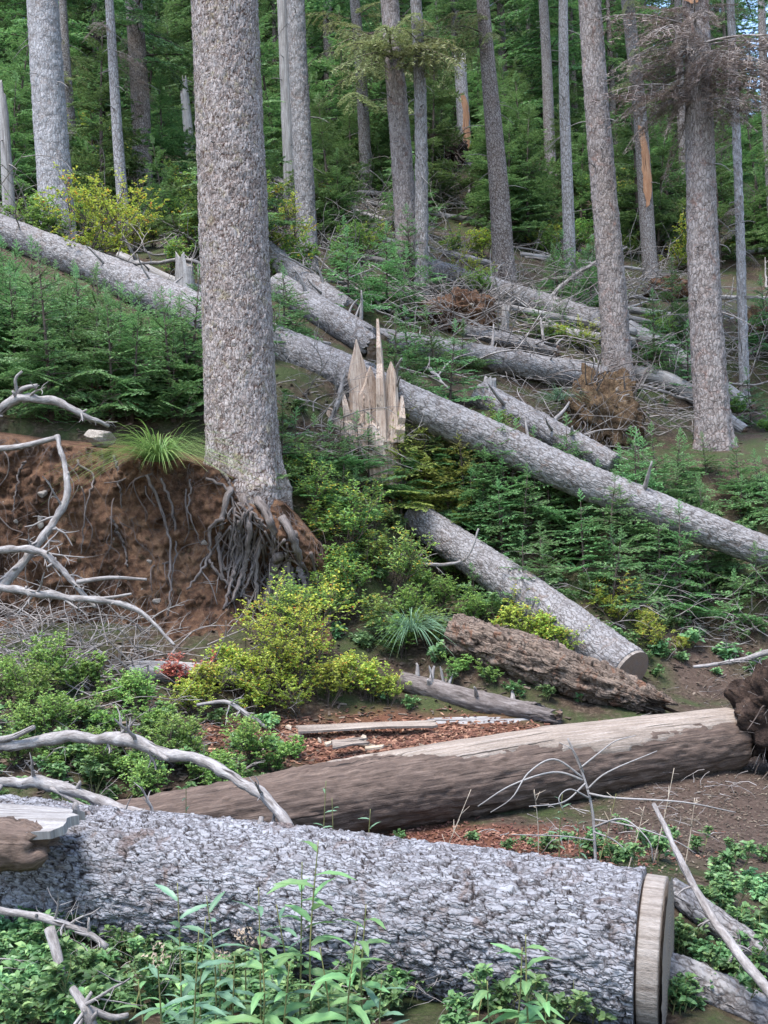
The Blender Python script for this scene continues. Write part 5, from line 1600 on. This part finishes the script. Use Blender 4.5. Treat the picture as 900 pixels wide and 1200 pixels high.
# ------------------------------------------------------------------ leaves and plants
def leaf_batch(pos, d, up, ln, wd, fold=.25, six=False):
    pos, d = np.asarray(pos), nrm(d)
    s_ = nrm(np.cross(d, up))
    u_ = np.cross(s_, d)
    ln, wd = np.asarray(ln)[:, None], np.asarray(wd)[:, None]
    if not six:
        L = pos + d * ln * .5 + s_ * wd * .5 + u_ * wd * fold
        R = pos + d * ln * .5 - s_ * wd * .5 + u_ * wd * fold
        V = np.stack([pos, L, pos + d * ln - u_ * ln * .08, R], 1)
        T = np.array([[0, 1, 2], [0, 2, 3]])
        k = 4
    else:
        q = lambda a, b, c: pos + d * ln * a + s_ * wd * b + u_ * (wd * c)
        V = np.stack([pos, q(.28, .42, fold), q(.62, .5, fold * .9), q(1, 0, -.25), q(.62, -.5, fold * .9), q(.28, -.42, fold), q(.5, 0, .04)], 1)
        T = np.array([[0, 1, 6], [1, 2, 6], [2, 3, 6], [3, 4, 6], [4, 5, 6], [5, 0, 6]])
        k = 7
    n = len(pos)
    tris = (np.arange(n)[:, None, None] * k + T[None]).reshape(-1, 3)
    return V.reshape(-1, 3), tris, k

def shrub_meshes(name, W, Hh, nst, leaf, seed, mat, per=16, six=False, stem_mat='stem_brown', sub=5, arch=.4, lw=.55):
    rs = np.random.RandomState(seed)
    sm, lm = MB(), MB()
    Ps, Ds = [], []
    def walk(p, d, L, r, depth):
        n = 7
        pts = [p]
        dd = nrm(d)
        for k in range(4):
            dd = nrm(dd + rs.normal(0, .16, 3) + np.array([0, 0, .06 if depth else -.10 * arch * k]))
            pts.append(pts[-1] + dd * L / 4)
        path = spline(pts, n)
        add_tube(sm, path, np.linspace(r, r * .4, n), seg=4, cap=(False, False))
        tt = nrm(path[-1] - path[-2])
        if depth == 0:
            for k in range(per):
                t = rs.uniform(.15, 1.0)
                i_ = min(int(t * (n - 1)), n - 2)
                q = path[i_] + (path[i_ + 1] - path[i_]) * (t * (n - 1) - i_)
                a = rs.uniform(0, 6.28)
                dl = nrm(tt * .5 + np.array([math.cos(a), math.sin(a), rs.uniform(-.3, .35)]))
                Ps.append(q); Ds.append(dl)
        else:
            for k in range(sub):
                t = rs.uniform(.3, 1.0)
                i_ = min(int(t * (n - 1)), n - 2)
                a = rs.uniform(0, 6.28)
                dl = nrm(tt * .8 + .8 * np.array([math.cos(a), math.sin(a), rs.uniform(-.1, .5)]))
                walk(path[i_], dl, L * rs.uniform(.35, .6), r * .55, depth - 1)
    for k in range(nst):
        a = rs.uniform(0, 6.28)
        lean = rs.uniform(.1, 1.0)
        d = np.array([math.cos(a) * lean * W / Hh, math.sin(a) * lean * W / Hh, 1])
        walk(np.array([rs.normal(0, .05) * W, rs.normal(0, .05) * W, -.03]), d, Hh * rs.uniform(.55, .95), .006 * Hh ** .5 + .0015, 2)
    Ps, Ds = np.array(Ps), np.array(Ds)
    n = len(Ps)
    up = nrm(np.array([0, 0, 1.0]) + rs.normal(0, .45, (n, 3)))
    ll = leaf * rs.uniform(.6, 1.25, n)
    V, T_, k = leaf_batch(Ps, Ds, up, ll, ll * lw, .22, six)
    rn = np.clip(rs.beta(2.2, 2.2, n) * .75 + .3 * (Ps[:, 2] / Hh - .3), 0, .92)
    rn = np.where(rs.rand(n) < .06, rs.uniform(.9, 1.0, n), rn)
    lm.add(V, T_, rnd=np.repeat(rn, k))
    return lm.mesh(name + '_leaves', mat, smooth=False), sm.mesh(name + '_stems', M[stem_mat])

SHRUB = dict(
 huckle=[shrub_meshes('yellow_shrub_a', .75, .75, 9, .030, 1, M['huckle'], 13), shrub_meshes('yellow_shrub_b', .6, .55, 8, .030, 2, M['huckle'], 12)],
 green=[shrub_meshes('green_shrub_a', .6, .5, 9, .032, 3, M['huckle_green'], 13), shrub_meshes('green_shrub_b', .45, .35, 7, .030, 4, M['huckle_green'], 12)],
 ash=[shrub_meshes('gold_shrub_a', .6, .85, 9, .042, 5, M['ash'], 12, lw=.42), shrub_meshes('gold_shrub_b', .5, .55, 8, .040, 6, M['ash'], 12, lw=.42)],
 red=[shrub_meshes('red_shrub', .35, .4, 5, .034, 7, M['red_leaf'], 8)],
 low=[shrub_meshes('low_plant_a', .26, .20, 6, .036, 8, M['lowleaf'], 7, True, 'stem', 3), shrub_meshes('low_plant_b', .22, .26, 5, .040, 9, M['lowleaf'], 7, True, 'stem', 3), shrub_meshes('low_plant_c', .30, .16, 6, .044, 10, M['herb'], 6, True, 'stem', 3)])

def put_plant(name, meshes, px, py, label, cat, group, sc=1.0, rs=None, parts=('foliage', 'stems'), on=None, dz=0.0):
    p = on if on is not None else G(px, py)
    o = thing(name, label, cat, (p[0], p[1], p[2] + dz), group, rotz=float(rs.uniform(0, 6.28)), scale=sc)
    o.rotation_euler = (float(rs.normal(0, .07)), float(rs.normal(0, .07)), float(rs.uniform(0, 6.28)))
    for nm, me in zip(parts, meshes):
        c = link(nm, me, o)
        if nm in ('foliage', 'crown', 'stems'): c['kind'] = 'stuff'
    return o

rs = np.random.RandomState(77)
def scatter_rect(n, x0, x1, y0, y1, sep, seed, boxes=None):
    r = np.random.RandomState(seed)
    out = []
    tries = 0
    while len(out) < n and tries < n * 60:
        tries += 1
        q = (r.uniform(x0, x1), r.uniform(y0, y1))
        if all(abs(q[0] - o_[0]) > sep or abs(q[1] - o_[1]) > sep * .6 for o_ in out):
            out.append(q)
    return out

# young firs, thicket by thicket
FIRS = [
 ('bushy young fir at the brink of the root bank', 'young firs at the brink of the root bank', 16, -50, 232, 440, 500, 20, (0, 1, 0), (.8, 1.1)),
 ('young fir below the jagged stump beside the uphill end of the sawn log', 'young firs below the jagged stump', 14, 395, 545, 545, 600, 18, (1, 3), (.8, 1.1)),
 ('young fir close under the downhill side of the long log', 'young firs under the long log', 18, 560, 800, 575, 650, 17, (1, 1, 3), (.9, 1.2)),
 ('bushy young fir in the dense thicket above the root bank', 'young firs above the root bank', 44, -60, 238, 345, 496, 16, (0, 2, 0, 1), (.95, 1.3)),
 ('low bushy young fir in front of the draped trunk beside the long log', 'young firs below the draped trunk', 18, 715, 940, 552, 616, 22, (1, 3, 3), (.8, 1.0)),
 ('small young fir growing in the hollow between the long log and the sawn log', 'young firs between the long log and the sawn log', 30, 545, 780, 575, 720, 22, (1, 3, 1, 3), (.85, 1.2)),
 ('young fir growing around the small torn stump', 'young firs around the small torn stump', 10, 770, 940, 655, 735, 26, (1, 3, 0), (.9, 1.2)),
 ('young fir just uphill of the tall jagged stump between fallen logs', 'young firs uphill of the jagged stump', 6, 462, 565, 430, 490, 22, (1, 3), (.9, 1.2)),
 ('small fir at the foot of the massive trunk beside the jagged stump', 'small firs at the foot of the massive trunk', 6, 325, 430, 545, 625, 22, (3, 1), (.8, 1.1)),
 ('small fir squeezed between the sloping logs behind the massive trunk', 'small firs between the sloping logs', 3, 322, 400, 345, 425, 18, (1, 3), (.8, 1.1)),
 ('young fir on the slope between the trunk pair and the broken-ended log', 'young firs below the trunk pair', 6, 405, 485, 315, 378, 18, (0, 1), (.9, 1.3)),
 ('small fir beside the long upper log', 'small firs along the long upper log', 6, 590, 720, 355, 400, 22, (1, 0), (.8, 1.2)),
 ('young fir between the draped trunk and the torn orange-brown roots', 'young firs behind the draped trunk', 8, 760, 930, 400, 515, 26, (1, 0, 2), (.8, 1.2)),
]
for fi, (lab, grp, n, x0, x1, y0, y1, sep, var, scs) in enumerate(FIRS):
    for (x, y) in scatter_rect(n, x0, x1, y0, y1, sep, fi + 3):
        v = SAP[var[rs.randint(len(var))]]
        q_ = float(rs.uniform(*scs))
        if fi == 3:
            room = (y - (288 + x * .33)) * proj(G(x, y))[2] / F
            if room < .45: continue
            v = SAP[3] if room < .7 else SAP[1] if room < 1.1 else v
            q_ = min(q_, room / (1.25, .85, 1.7, .5)[SAP.index(v)] * 1.08)
        hgt = (1.25, .85, 1.7, .5)[SAP.index(v)] * q_
        put_plant('young_fir', v, x, y, ('tall ' if hgt > 1.45 else 'low ' if hgt < .62 else 'knee-high ' if hgt < 1.0 else 'waist-high ') + (lab.split(' ', 1)[1] if lab.split()[0] in ('low', 'small') else lab), 'young fir', grp, q_, rs, ('crown', 'stem'), dz=-.05)
for (x, y, s_) in [(500, 612, 1.1), (470, 600, 1.0), (525, 640, 1.0), (548, 615, 1.0), (485, 575, 1.0), (520, 590, 1.1)]:
    put_plant('young_fir', SAPY[0], x, y, 'feathery yellow-green young conifer in front of the jagged stump', 'young fir', 'yellow-green conifers below the jagged stump', s_, rs, ('crown', 'stem'))

for (x, y) in scatter_rect(260, -120, 1020, 135, 318, 12, 40):
    v = SAPM[rs.randint(3)]
    g_ = proj(G(x, y))
    if any(t_[4] > g_[2] - .4 and abs(x - (t_[2] + (t_[5] - t_[2]) * .35)) < 7 + 330 / g_[2] * .75 for t_ in TREES + SNAGS[:5] + [(0, 0, 520, 190, 31, 520, 0)]): continue
    if x < 255 and y > 246 + x * .39: continue
    if 300 < x < 700 and y > 290: continue
    put_plant('young_conifer', v, x, y, ('short bushy' if v is SAPM[1] else 'tall slender' if v is SAPM[2] else 'mid-sized') + ' young conifer ' + by_trunk(G(x, y)), 'young conifer', 'young conifers on the upper slope', float(rs.uniform(.8, 1.5)), rs, ('crown', 'stem'), dz=-.05)

# the closed forest at the top of the slope
def trunk_mesh(Hh, r):
    n = 14
    return add_tube(MB(), spline([(0, 0, -.5), (0, 0, Hh)], n), np.linspace(r, .03, n), seg=12).mesh('forest_trunk', M['bark_brown'])
FTR = [trunk_mesh(11, .17), trunk_mesh(14, .2), trunk_mesh(8, .13)]
rf = np.random.RandomState(8)
placed = []
tries = 0
while len(placed) < 215 and tries < 6000:
    tries += 1
    y = 34 + 42 * rf.rand() ** 1.1
    x = rf.uniform(-.52, .52) * (y + 6)
    if any((x - a) ** 2 + (y - b_) ** 2 < 1.9 ** 2 for a, b_ in placed): continue
    if any(math.hypot(x - t_[1][0], y - t_[1][1]) < 1.3 for t_ in TREEROOT): continue
    z = Hs(x, y)
    v = rf.randint(3)
    s_ = float(rf.uniform(.8, 1.25)) * (1.0 if y < 45 else 1.3)
    topz = z + (11, 14, 8)[v] * s_
    px_, py_, _ = proj((x, y, topz))
    if 858 < px_ < 912 and py_ < 30: continue
    placed.append((x, y))
    o = thing('forest_conifer', ('broad mid-height', 'tall', 'short narrow')[v] + ' closed-forest conifer ' + by_trunk((x, y, z)), 'tree', (x, y, z - .1), 'conifers of the closed forest', rotz=float(rf.uniform(0, 6.28)), scale=s_)
    link('trunk', FTR[v], o)
    tag(link('crown', FOREST[v][0], o), kind='stuff')
    tag(link('limbs', FOREST[v][1], o), kind='stuff')

# broadleaf shrubs
SH = [
 ('huckle', 'large yellow-green shrub in front of the root bank', 'yellow-green shrubs below the root bank', [(245, 826, .85), (290, 824, .95), (345, 816, 1.0), (385, 824, .85), (320, 800, .9), (270, 805, .85), (405, 812, .8), (430, 820, .8), (365, 785, 1.0), (225, 840, .7), (455, 825, .6), (300, 840, .8), (350, 840, .7)]),
 ('huckle', 'yellow-green shrub leaning against the uphill side of the rotten log', 'yellow-green shrubs along the sawn log', [(600, 752, .9), (640, 765, .95), (665, 775, .8), (620, 725, .8)]),
 ('huckle', 'small yellowish shrub on the far side of the sawn log', 'small yellowish shrubs beyond the sawn log', [(725, 735, .65), (755, 745, .6), (770, 760, .5), (705, 715, .5), (800, 765, .4)]),
 ('green', 'light green shrub at the foot of the heaped dead branches', 'light green shrubs below the dead branches', [(60, 815, .95), (100, 808, 1.0), (140, 825, .8), (35, 840, .8), (90, 850, .8), (10, 830, .7), (130, 860, .7), (165, 835, .7), (180, 860, .8), (60, 870, .7), (220, 870, .7), (30, 870, .6)]),
 ('green', 'low green shrub behind the thick bleached branch', 'low green shrubs behind the bleached branches', [(150, 912, .75), (200, 905, .8), (240, 915, .75), (290, 900, .75), (170, 940, .6), (260, 935, .6), (320, 905, .7), (345, 890, .6), (110, 905, .6), (60, 905, .6), (20, 900, .5)]),
 ('ash', 'tall green shrub with gold leaves beside the hanging roots', 'green and gold shrubs beside the hanging roots', [(375, 640, .9), (400, 660, 1.0), (430, 680, 1.0), (390, 705, .9), (440, 640, .9), (360, 605, .7), (420, 720, .9), (460, 700, .9), (410, 612, .8), (380, 740, .7), (445, 745, .8), (338, 580, .5), (352, 565, .5), (322, 570, .4), (345, 735, .8), (365, 715, .8), (330, 745, .7), (385, 690, .9), (400, 745, .8)]),
 ('green', 'leafy green shrub on the slope uphill of the rotten log', 'leafy shrubs uphill of the rotten log', [(480, 740, .9), (505, 760, .8), (520, 720, .8), (555, 735, .7), (470, 770, .8), (540, 790, .6), (575, 800, .6), (490, 690, .8), (530, 680, .7)]),
 ('red', 'small red-leaved shrub beside the yellow-green shrub', 'red-leaved shrubs', [(220, 806, .9), (205, 800, .7)]),
 ('red', 'small red shrub at the edge of the fir thicket above the bank', 'red shrubs above the bank', [(140, 478, .9), (150, 490, .7)]),
 ('green', 'small bright shrub on the upper slope under the standing trunks', 'small shrubs on the upper slope', [(115, 285, 1.2), (200, 270, 1.2), (225, 250, 1.3), (330, 325, 1.0), (240, 275, 1.2), (180, 290, 1.1), (640, 400, 1.0), (680, 410, 1.0), (600, 270, 1.2), (400, 300, 1.1), (640, 300, 1.2)]),
 ('huckle', 'yellow shrub on the upper slope behind the long log', 'yellow shrubs on the upper slope', [(135, 300, .9), (160, 295, .9), (215, 262, 1.0), (440, 300, .9), (660, 405, .8), (690, 415, .7), (545, 340, .9)]),
]
for kind, lab, grp, lst in SH:
    for (x, y, s_) in lst:
        v_ = rs.randint(len(SHRUB[kind]))
        put_plant('leafy_shrub', SHRUB[kind][v_], x, y, (('tall ', 'squat ')[v_] if len(SHRUB[kind]) > 1 else '') + ('wide ' if s_ >= .95 else 'small ' if s_ < .7 else '') + lab.replace('tall ', '').replace('large ', '').replace('small ', '').replace('low ', ''), 'shrub', grp, s_, rs)

# low plants
LOW = [('low leafy plant in the green patch before the foreground log', 'low plants before the foreground log', scatter_rect(60, -20, 330, 1085, 1215, 22, 61), (.8, 1.1)),
       ('low leafy plant under the sawn end of the foreground log', 'low plants under the sawn end', scatter_rect(16, 330, 700, 1165, 1215, 26, 62), (.7, 1.0)),
       ('low leafy plant beside the short logs past the sawn end', 'low plants past the sawn end', scatter_rect(20, 790, 915, 1030, 1200, 20, 63), (.6, .9)),
       ('small leafy plant on the bare soil behind the foreground log', 'small plants on the trail', [(640, 1000, .7), (690, 1005, .8), (720, 1010, .7), (770, 1010, .8), (555, 985, .5), (470, 985, .4), (880, 1040, .7), (850, 1060, .8), (600, 1000, .5), (740, 1020, .7), (820, 1000, .6), (790, 985, .5), (860, 1010, .6), (700, 985, .6), (665, 985, .5), (755, 995, .6), (840, 1035, .7), (895, 1010, .6), (730, 975, .5)], None),
       ('small bright plant on the ground between the sawn log and the root mass', 'small plants beyond the sawn log', [(700, 740, .8), (730, 752, .8), (780, 770, .7), (800, 775, .8), (840, 765, .7), (820, 745, .8), (870, 750, .8), (760, 775, .7), (890, 740, .8), (840, 790, .6), (770, 795, .6), (860, 720, .9), (800, 735, .9)], None),
       ('small leafy plant in the gap between the rotten log and the sawdust', 'small plants below the rotten log', [(600, 815, .8), (640, 820, .8), (680, 822, .8), (570, 800, .8), (530, 800, .8), (450, 820, .8), (480, 830, .7)], None),
       ('low leafy plant among the twigs behind the bleached branches', 'low plants behind the bleached branches', scatter_rect(34, -30, 330, 850, 965, 24, 64), (.8, 1.1)),
       ('low leafy plant on the slope between shrubs and young firs', 'low plants on the middle slope', scatter_rect(60, 380, 900, 600, 790, 26, 66), (.9, 1.4))]
for lab, grp, lst, scs in LOW:
    for q in lst:
        s_ = q[2] if len(q) > 2 else float(rs.uniform(*scs))
        v_ = rs.randint(3)
        put_plant('leafy_plant', SHRUB['low'][v_], q[0], q[1], ('spreading ', 'upright ', 'broad-leaved ')[v_] + ('little ' if s_ < .85 else '') + lab, 'plant', grp, s_, rs)

# more growth between the fallen logs and on the upper slope
for (x, y) in scatter_rect(70, -40, 940, 190, 330, 18, 71):
    p = G(x, y)
    kd = ('green', 'huckle', 'green', 'ash')[rs.randint(4)]
    put_plant('leafy_shrub', SHRUB[kd][rs.randint(2)], x, y, {'green': 'light green', 'huckle': 'yellowish', 'ash': 'green and gold'}[kd] + ' shrub ' + by_trunk(p), 'shrub', 'shrubs under the standing trunks', float(rs.uniform(1.0, 1.8)), rs, on=p)
for (x, y) in [q for q in scatter_rect(60, 320, 930, 330, 520, 18, 72) if not (q[0] < 440 and 335 < q[1] < 480) and not (380 < q[1] < 470 and 430 < q[0] < 720)]:
    p = G(x, y)
    kd = ('green', 'low', 'low', 'low')[rs.randint(4)]
    put_plant('leafy_shrub', SHRUB[kd][rs.randint(2)], x, y, {'green': 'light green', 'huckle': 'yellowish', 'low': 'very low green'}[kd] + ' log-side shrub ' + by_trunk(p), 'shrub', 'shrubs among the fallen logs', float(rs.uniform(.7, 1.2)), rs, on=p)

# tall herbs with single large leaves
def lance_leaf(name, L, W, seed, mat, curl=.35):
    rs_ = np.random.RandomState(seed)
    n = 10
    t = np.linspace(0, 1, n)
    w = W * np.sin(np.pi * np.clip(t * .93 + .05, 0, 1)) ** .8 * (1 - .25 * t)
    zc = -curl * L * t ** 2 + .12 * L * t
    V, rn = [], []
    for i in range(n):
        ser = 1 + .10 * ((i % 2) * 2 - 1)
        for a in (-1, -.5, 0, .5, 1):
            V.append([t[i] * L, a * w[i] * .5 * (ser if abs(a) == 1 else 1), zc[i] + abs(a) * w[i] * .16 + .01 * L * math.sin(t[i] * 16 + a * 3)])
            rn.append(.45 + .2 * (a == 0) + rs_.uniform(-.12, .12))
    i = np.arange(n - 1)[:, None] * 5 + np.arange(4)[None]
    Q = np.stack([i, i + 5, i + 6, i + 1], -1).reshape(-1, 4)
    return make_mesh(name, np.array(V), [Q], mat, dict(rnd=np.array(rn)))
LEAFM = [lance_leaf('lance_leaf_a', .145, .036, 1, M['herb']), lance_leaf('lance_leaf_b', .13, .042, 2, M['herb'], .5), lance_leaf('lance_leaf_c', .14, .031, 3, M['herb_blue'], .25)]
def tall_herb(label, px, py_base, py_top, d, lean, nleaf, seed, sc=1.0, bluish=False, head=None, group=None):
    b, t = P(px, py_base, d), P(px + lean, py_top, d)
    b = b.copy()
    gz = Hs(b[0], b[1])
    b[2] = min(b[2], gz + .0)
    rs_ = np.random.RandomState(seed)
    root = thing('tall_herb', label, 'herb', b, group)
    pts = [b, b * .5 + t * .5 + rs_.normal(0, .01, 3), t]
    path = spline(pts, 20)
    add_tube(MB(), path, np.linspace(.0042, .0018, 20), seg=6).build('stem', M['stem'], root)
    for k in range(nleaf):
        f = (k + .5) / nleaf * .95 + .03
        i_ = int(f * 19)
        a = k * 2.4 + rs_.uniform(-.4, .4)
        tilt = rs_.uniform(-.1, .5) + .4 * (f - .5)
        dl = np.array([math.cos(a) * math.cos(tilt), math.sin(a) * math.cos(tilt), math.sin(tilt)])
        o = link('leaf', LEAFM[2] if bluish else LEAFM[rs_.randint(2)], root)
        s_ = sc * (1.15 - .65 * abs(f - .35)) * rs_.uniform(.8, 1.15)
        Bm = basis(dl, rs_.uniform(-.4, .4))
        o.matrix_local = Matrix.Translation(path[i_] - b) @ Matrix(Bm.tolist()).to_4x4() @ Matrix.Diagonal((s_, s_, s_, 1))
    if head == 'seed':
        mb = MB()
        for k in range(40):
            p = path[-1] + rs_.normal(0, .018, 3)
            dd = nrm(rs_.normal(size=3))
            mb.add(np.array([p, p + dd * .014, p + np.cross(dd, [0, 0, 1]) * .006, p + [0, 0, .008]]), [[0, 1, 2], [0, 1, 3], [1, 2, 3]])
        tag(mb.build('seed_head', M['seed'], root), kind='stuff')
    return root
HERBS = [
 (365, 1212, 985, 3.6, 8, 15, False, None, 1.1), (330, 1210, 1060, 3.62, -6, 12, True, None, 1.0), (250, 1210, 1050, 3.6, -8, 12, True, None, 1.0), (405, 1215, 1085, 3.5, 14, 11, False, None, 1.1), (620, 1215, 1095, 3.6, -4, 11, False, None, 1.0), (225, 1215, 1090, 3.55, 8, 11, True, None, 1.0), (300, 1216, 1090, 3.5, 4, 12, False, None, 1.1),
 (212, 1190, 1035, 3.75, -4, 10, True, None, 1.0), (235, 1200, 1075, 3.7, 6, 10, True, None, .9), (350, 1205, 1010, 3.65, 4, 13, False, None, 1.05), (305, 1210, 1040, 3.6, -2, 11, True, None, .9), (425, 1210, 1060, 3.6, 4, 11, False, None, 1.0),
 (385, 1212, 1110, 3.55, -10, 10, False, None, 1.0), (270, 1215, 1120, 3.55, 5, 9, True, None, .9), (325, 1215, 1130, 3.5, 14, 10, False, None, 1.0), (600, 1210, 1110, 3.6, 12, 10, False, None, .9), (585, 1212, 1150, 3.55, -14, 8, False, None, .9),
 (455, 1215, 1150, 3.55, -8, 9, True, None, .85), (190, 1210, 1120, 3.6, -6, 8, True, 'seed', .8), (255, 1205, 1130, 3.65, 3, 7, False, 'seed', .8), (285, 1200, 1098, 3.65, 2, 6, False, 'seed', .7), (635, 1215, 1165, 3.55, 6, 8, False, None, .8), (170, 1200, 1150, 3.7, -8, 7, False, None, .8)]
for k, (px, pb, pt, d, lean, nl, bl, hd, sc_) in enumerate(HERBS):
    lab = ('tall herb topped with a pale fluffy seed head before the foreground log' if hd else 'tall dull green herb with narrow leaves before the foreground log' if bl else 'tall bright green herb with long lance leaves before the foreground log')
    tall_herb(lab, px, pb, pt, d, lean, nl, 100 + k, sc_, bl, hd, 'tall seeding herbs' if hd else 'tall dull green herbs' if bl else 'tall bright green herbs')
for k, (px, pb, pt, d, lean, nl) in enumerate([(655, 1010, 930, 5.8, 4, 10), (680, 1010, 960, 5.7, -3, 9), (372, 980, 915, 5.55, 10, 7), (395, 985, 935, 5.5, -6, 6), (432, 990, 948, 5.4, 2, 10), (220, 962, 920, 5.6, -2, 8)]):
    tall_herb('slim upright herb growing behind the foreground log', px, pb, pt, d, lean, nl, 140 + k, .55, True, None, 'slim herbs behind the foreground log')
# straw coloured dry stems
for k, (px, pb, pt, d, lean) in enumerate([(497, 1000, 925, 5.4, 55), (630, 1000, 925, 5.6, -4), (700, 1010, 930, 5.5, 22), (735, 1015, 945, 5.4, 20), (765, 1010, 900, 5.6, 25), (720, 1010, 950, 5.6, -30), (800, 1010, 935, 5.5, 14)]):
    b, t = P(px, pb, d), P(px + lean, pt, d)
    b[2] = min(b[2], Hs(b[0], b[1]))
    root = thing('dry_stem', 'dry straw-coloured stalk on the soil behind the foreground log', 'dry stalk', b, 'dry stalks behind the foreground log')
    pa = spline([b, b * .5 + t * .5 + [.01, 0, .02], t], 14)
    mb = add_tube(MB(), pa, np.linspace(.0035, .0015, 14), seg=5)
    mb.A = {}
    o = mb.build('stem', M['stem'] if k % 3 == 2 else M['chip_pale'], root)
    r_ = np.random.RandomState(k)
    for q in range(6):
        i_ = r_.randint(6, 13)
        e = pa[i_] + nrm(r_.normal(size=3) + [0, 0, .8]) * r_.uniform(.03, .08)
        m2 = add_tube(MB(), spline([pa[i_], e], 4), np.linspace(.0022, .001, 4), seg=4)
        m2.build('stalk_tip', M['chip_pale'], root)

# grass tufts
def grass_tuft(label, px, py, d, n, L, seed, mat='grass', wid=.006, spread=.75, p=None):
    b = P(px, py, d) if p is None else p
    rs_ = np.random.RandomState(seed)
    root = thing('grass_tuft', label, 'grass tuft', b)
    mb = MB()
    for k in range(n):
        a = rs_.uniform(0, 6.28)
        out = np.array([math.cos(a), math.sin(a), 0]) 
        l = L * rs_.uniform(.55, 1.15)
        el = rs_.uniform(.4, 1.3)
        nseg = 8
        t = np.linspace(0, 1, nseg)
        bend = rs_.uniform(.5, 1.35)
        path = b + out * rs_.uniform(0, .14) + np.outer(t * l * math.cos(el) * spread * (1 + bend * t), out) + np.outer(l * (math.sin(el) * t - bend * .75 * t ** 2.2), [0, 0, 1])
        s_ = np.array([-out[1], out[0], 0]) * wid * .5
        w = np.sin(np.pi * (.25 + .75 * t)) [:, None]
        V = np.stack([path - s_ * w, path + s_ * w + [0, 0, .001]], 1).reshape(-1, 3)
        i = np.arange(nseg - 1) * 2
        mb.add(V, None, np.stack([i, i + 1, i + 3, i + 2], -1), rnd=np.clip(.3 + .5 * np.repeat(t, 2) * rs_.uniform(.5, 1.3) + rs_.normal(0, .1), 0, 1))
    tag(mb.build('blades', M[mat], root), kind='stuff')
grass_tuft('bright green grass tuft drooping over the top of the root bank', 186, 540, 10.1, 420, .72, 1, 'grass', .008)
grass_tuft('blue-green drooping grass tuft on the slope above the splinters', 482, 740, 10.1, 260, .5, 2, 'herb_blue', .007)
grass_tuft('small grass tuft beside the ochre root plate', 655, 468, 15.0, 120, .4, 3, 'herb_blue', .01)

# ------------------------------------------------------------------ chips and litter on the ground
def chips(name, label, spots, seed, mat, size=(.012, .045), thick=.006):
    r_ = np.random.RandomState(seed)
    mb = MB()
    for (px, py, sx, sy, n) in spots:
        g = Gmany(r_.normal(px, sx, n), r_.normal(py, sy, n))
        for p in g:
            a = r_.uniform(0, 6.28)
            l, w = r_.uniform(*size), r_.uniform(.25, .6)
            u_ = nrm(np.array([math.cos(a), math.sin(a), r_.normal(0, .25)]))
            v_ = nrm(np.cross(u_, [r_.normal(0, .3), r_.normal(0, .3), 1]))
            n_ = np.cross(v_, u_)
            n_ = n_ if n_[2] > 0 else -n_
            u_, v_, n_ = u_ * l * .5, v_ * l * w * .5, n_ * thick * r_.uniform(.5, 1.5)
            c = p + [0, 0, .006]
            V = [c - u_ - v_, c + u_ - v_ * .6, c + u_ * .9 + v_, c - u_ * 1.1 + v_ * .7]
            V = np.array(V + [q + n_ for q in V])
            mb.add(V, None, [[0, 3, 2, 1], [4, 5, 6, 7], [0, 1, 5, 4], [1, 2, 6, 5], [2, 3, 7, 6], [3, 0, 4, 7]], rnd=np.full(8, np.clip(r_.beta(1.6, 1.8), 0, 1)))
    return tag(mb.build(name, M[mat], smooth=False), label, 'wood chips', kind='stuff')
chips('wood_chips', 'red-brown sawdust and wood chips behind the barkless log', [(430, 872, 90, 15, 2600), (540, 866, 60, 12, 1000), (320, 872, 30, 14, 500)], 1, 'chip', (.015, .06))
chips('wood_chips', 'red-brown chips on the soil between the two logs', [(560, 985, 70, 10, 900), (680, 1000, 60, 14, 500)], 2, 'chip', (.01, .035))
chips('forest_litter', 'scattered bark flakes and dead leaves on the bare trail', [(830, 940, 90, 40, 2600), (850, 800, 60, 25, 900), (760, 990, 90, 18, 1000)], 3, 'litter', (.006, .026), .003)
chips('forest_litter', 'scattered bark and dead leaves among the slope plants', [(200, 850, 160, 50, 1600), (640, 740, 160, 50, 1200), (500, 500, 260, 60, 1000), (450, 300, 300, 60, 1000)], 4, 'litter', (.02, .08), .004)
for k in range(16):
    x, y = rs.normal(430, 70), rs.normal(874, 9)
    p = G(x, y)
    mbc = MB()
    a = rs.uniform(0, 3.14)
    L, w = rs.uniform(.06, .16), rs.uniform(.02, .05)
    u_, v_ = np.array([math.cos(a), math.sin(a) * .8, .05]) * L / 2, np.array([-math.sin(a), math.cos(a), .1]) * w / 2
    V = [p - u_ - v_ + [0, 0, .01], p + u_ * .8 - v_ * .7 + [0, 0, .012], p + u_ * 1.1 + v_ * .5 + [0, 0, .02], p - u_ * .9 + v_ + [0, 0, .022]]
    V = np.array(V + [q_ + [0, 0, .018] for q_ in V])
    mbc.add(V, None, [[0, 3, 2, 1], [4, 5, 6, 7], [0, 1, 5, 4], [1, 2, 6, 5], [2, 3, 7, 6], [3, 0, 4, 7]])
    o = link('wood_chunk', mbc.mesh('wood_chunk', M['chip_pale'], p, False))
    o.location = p
    tag(o, 'pale wood chunk lying in the red-brown sawdust', 'wood chunk', 'pale wood chunks in the sawdust')
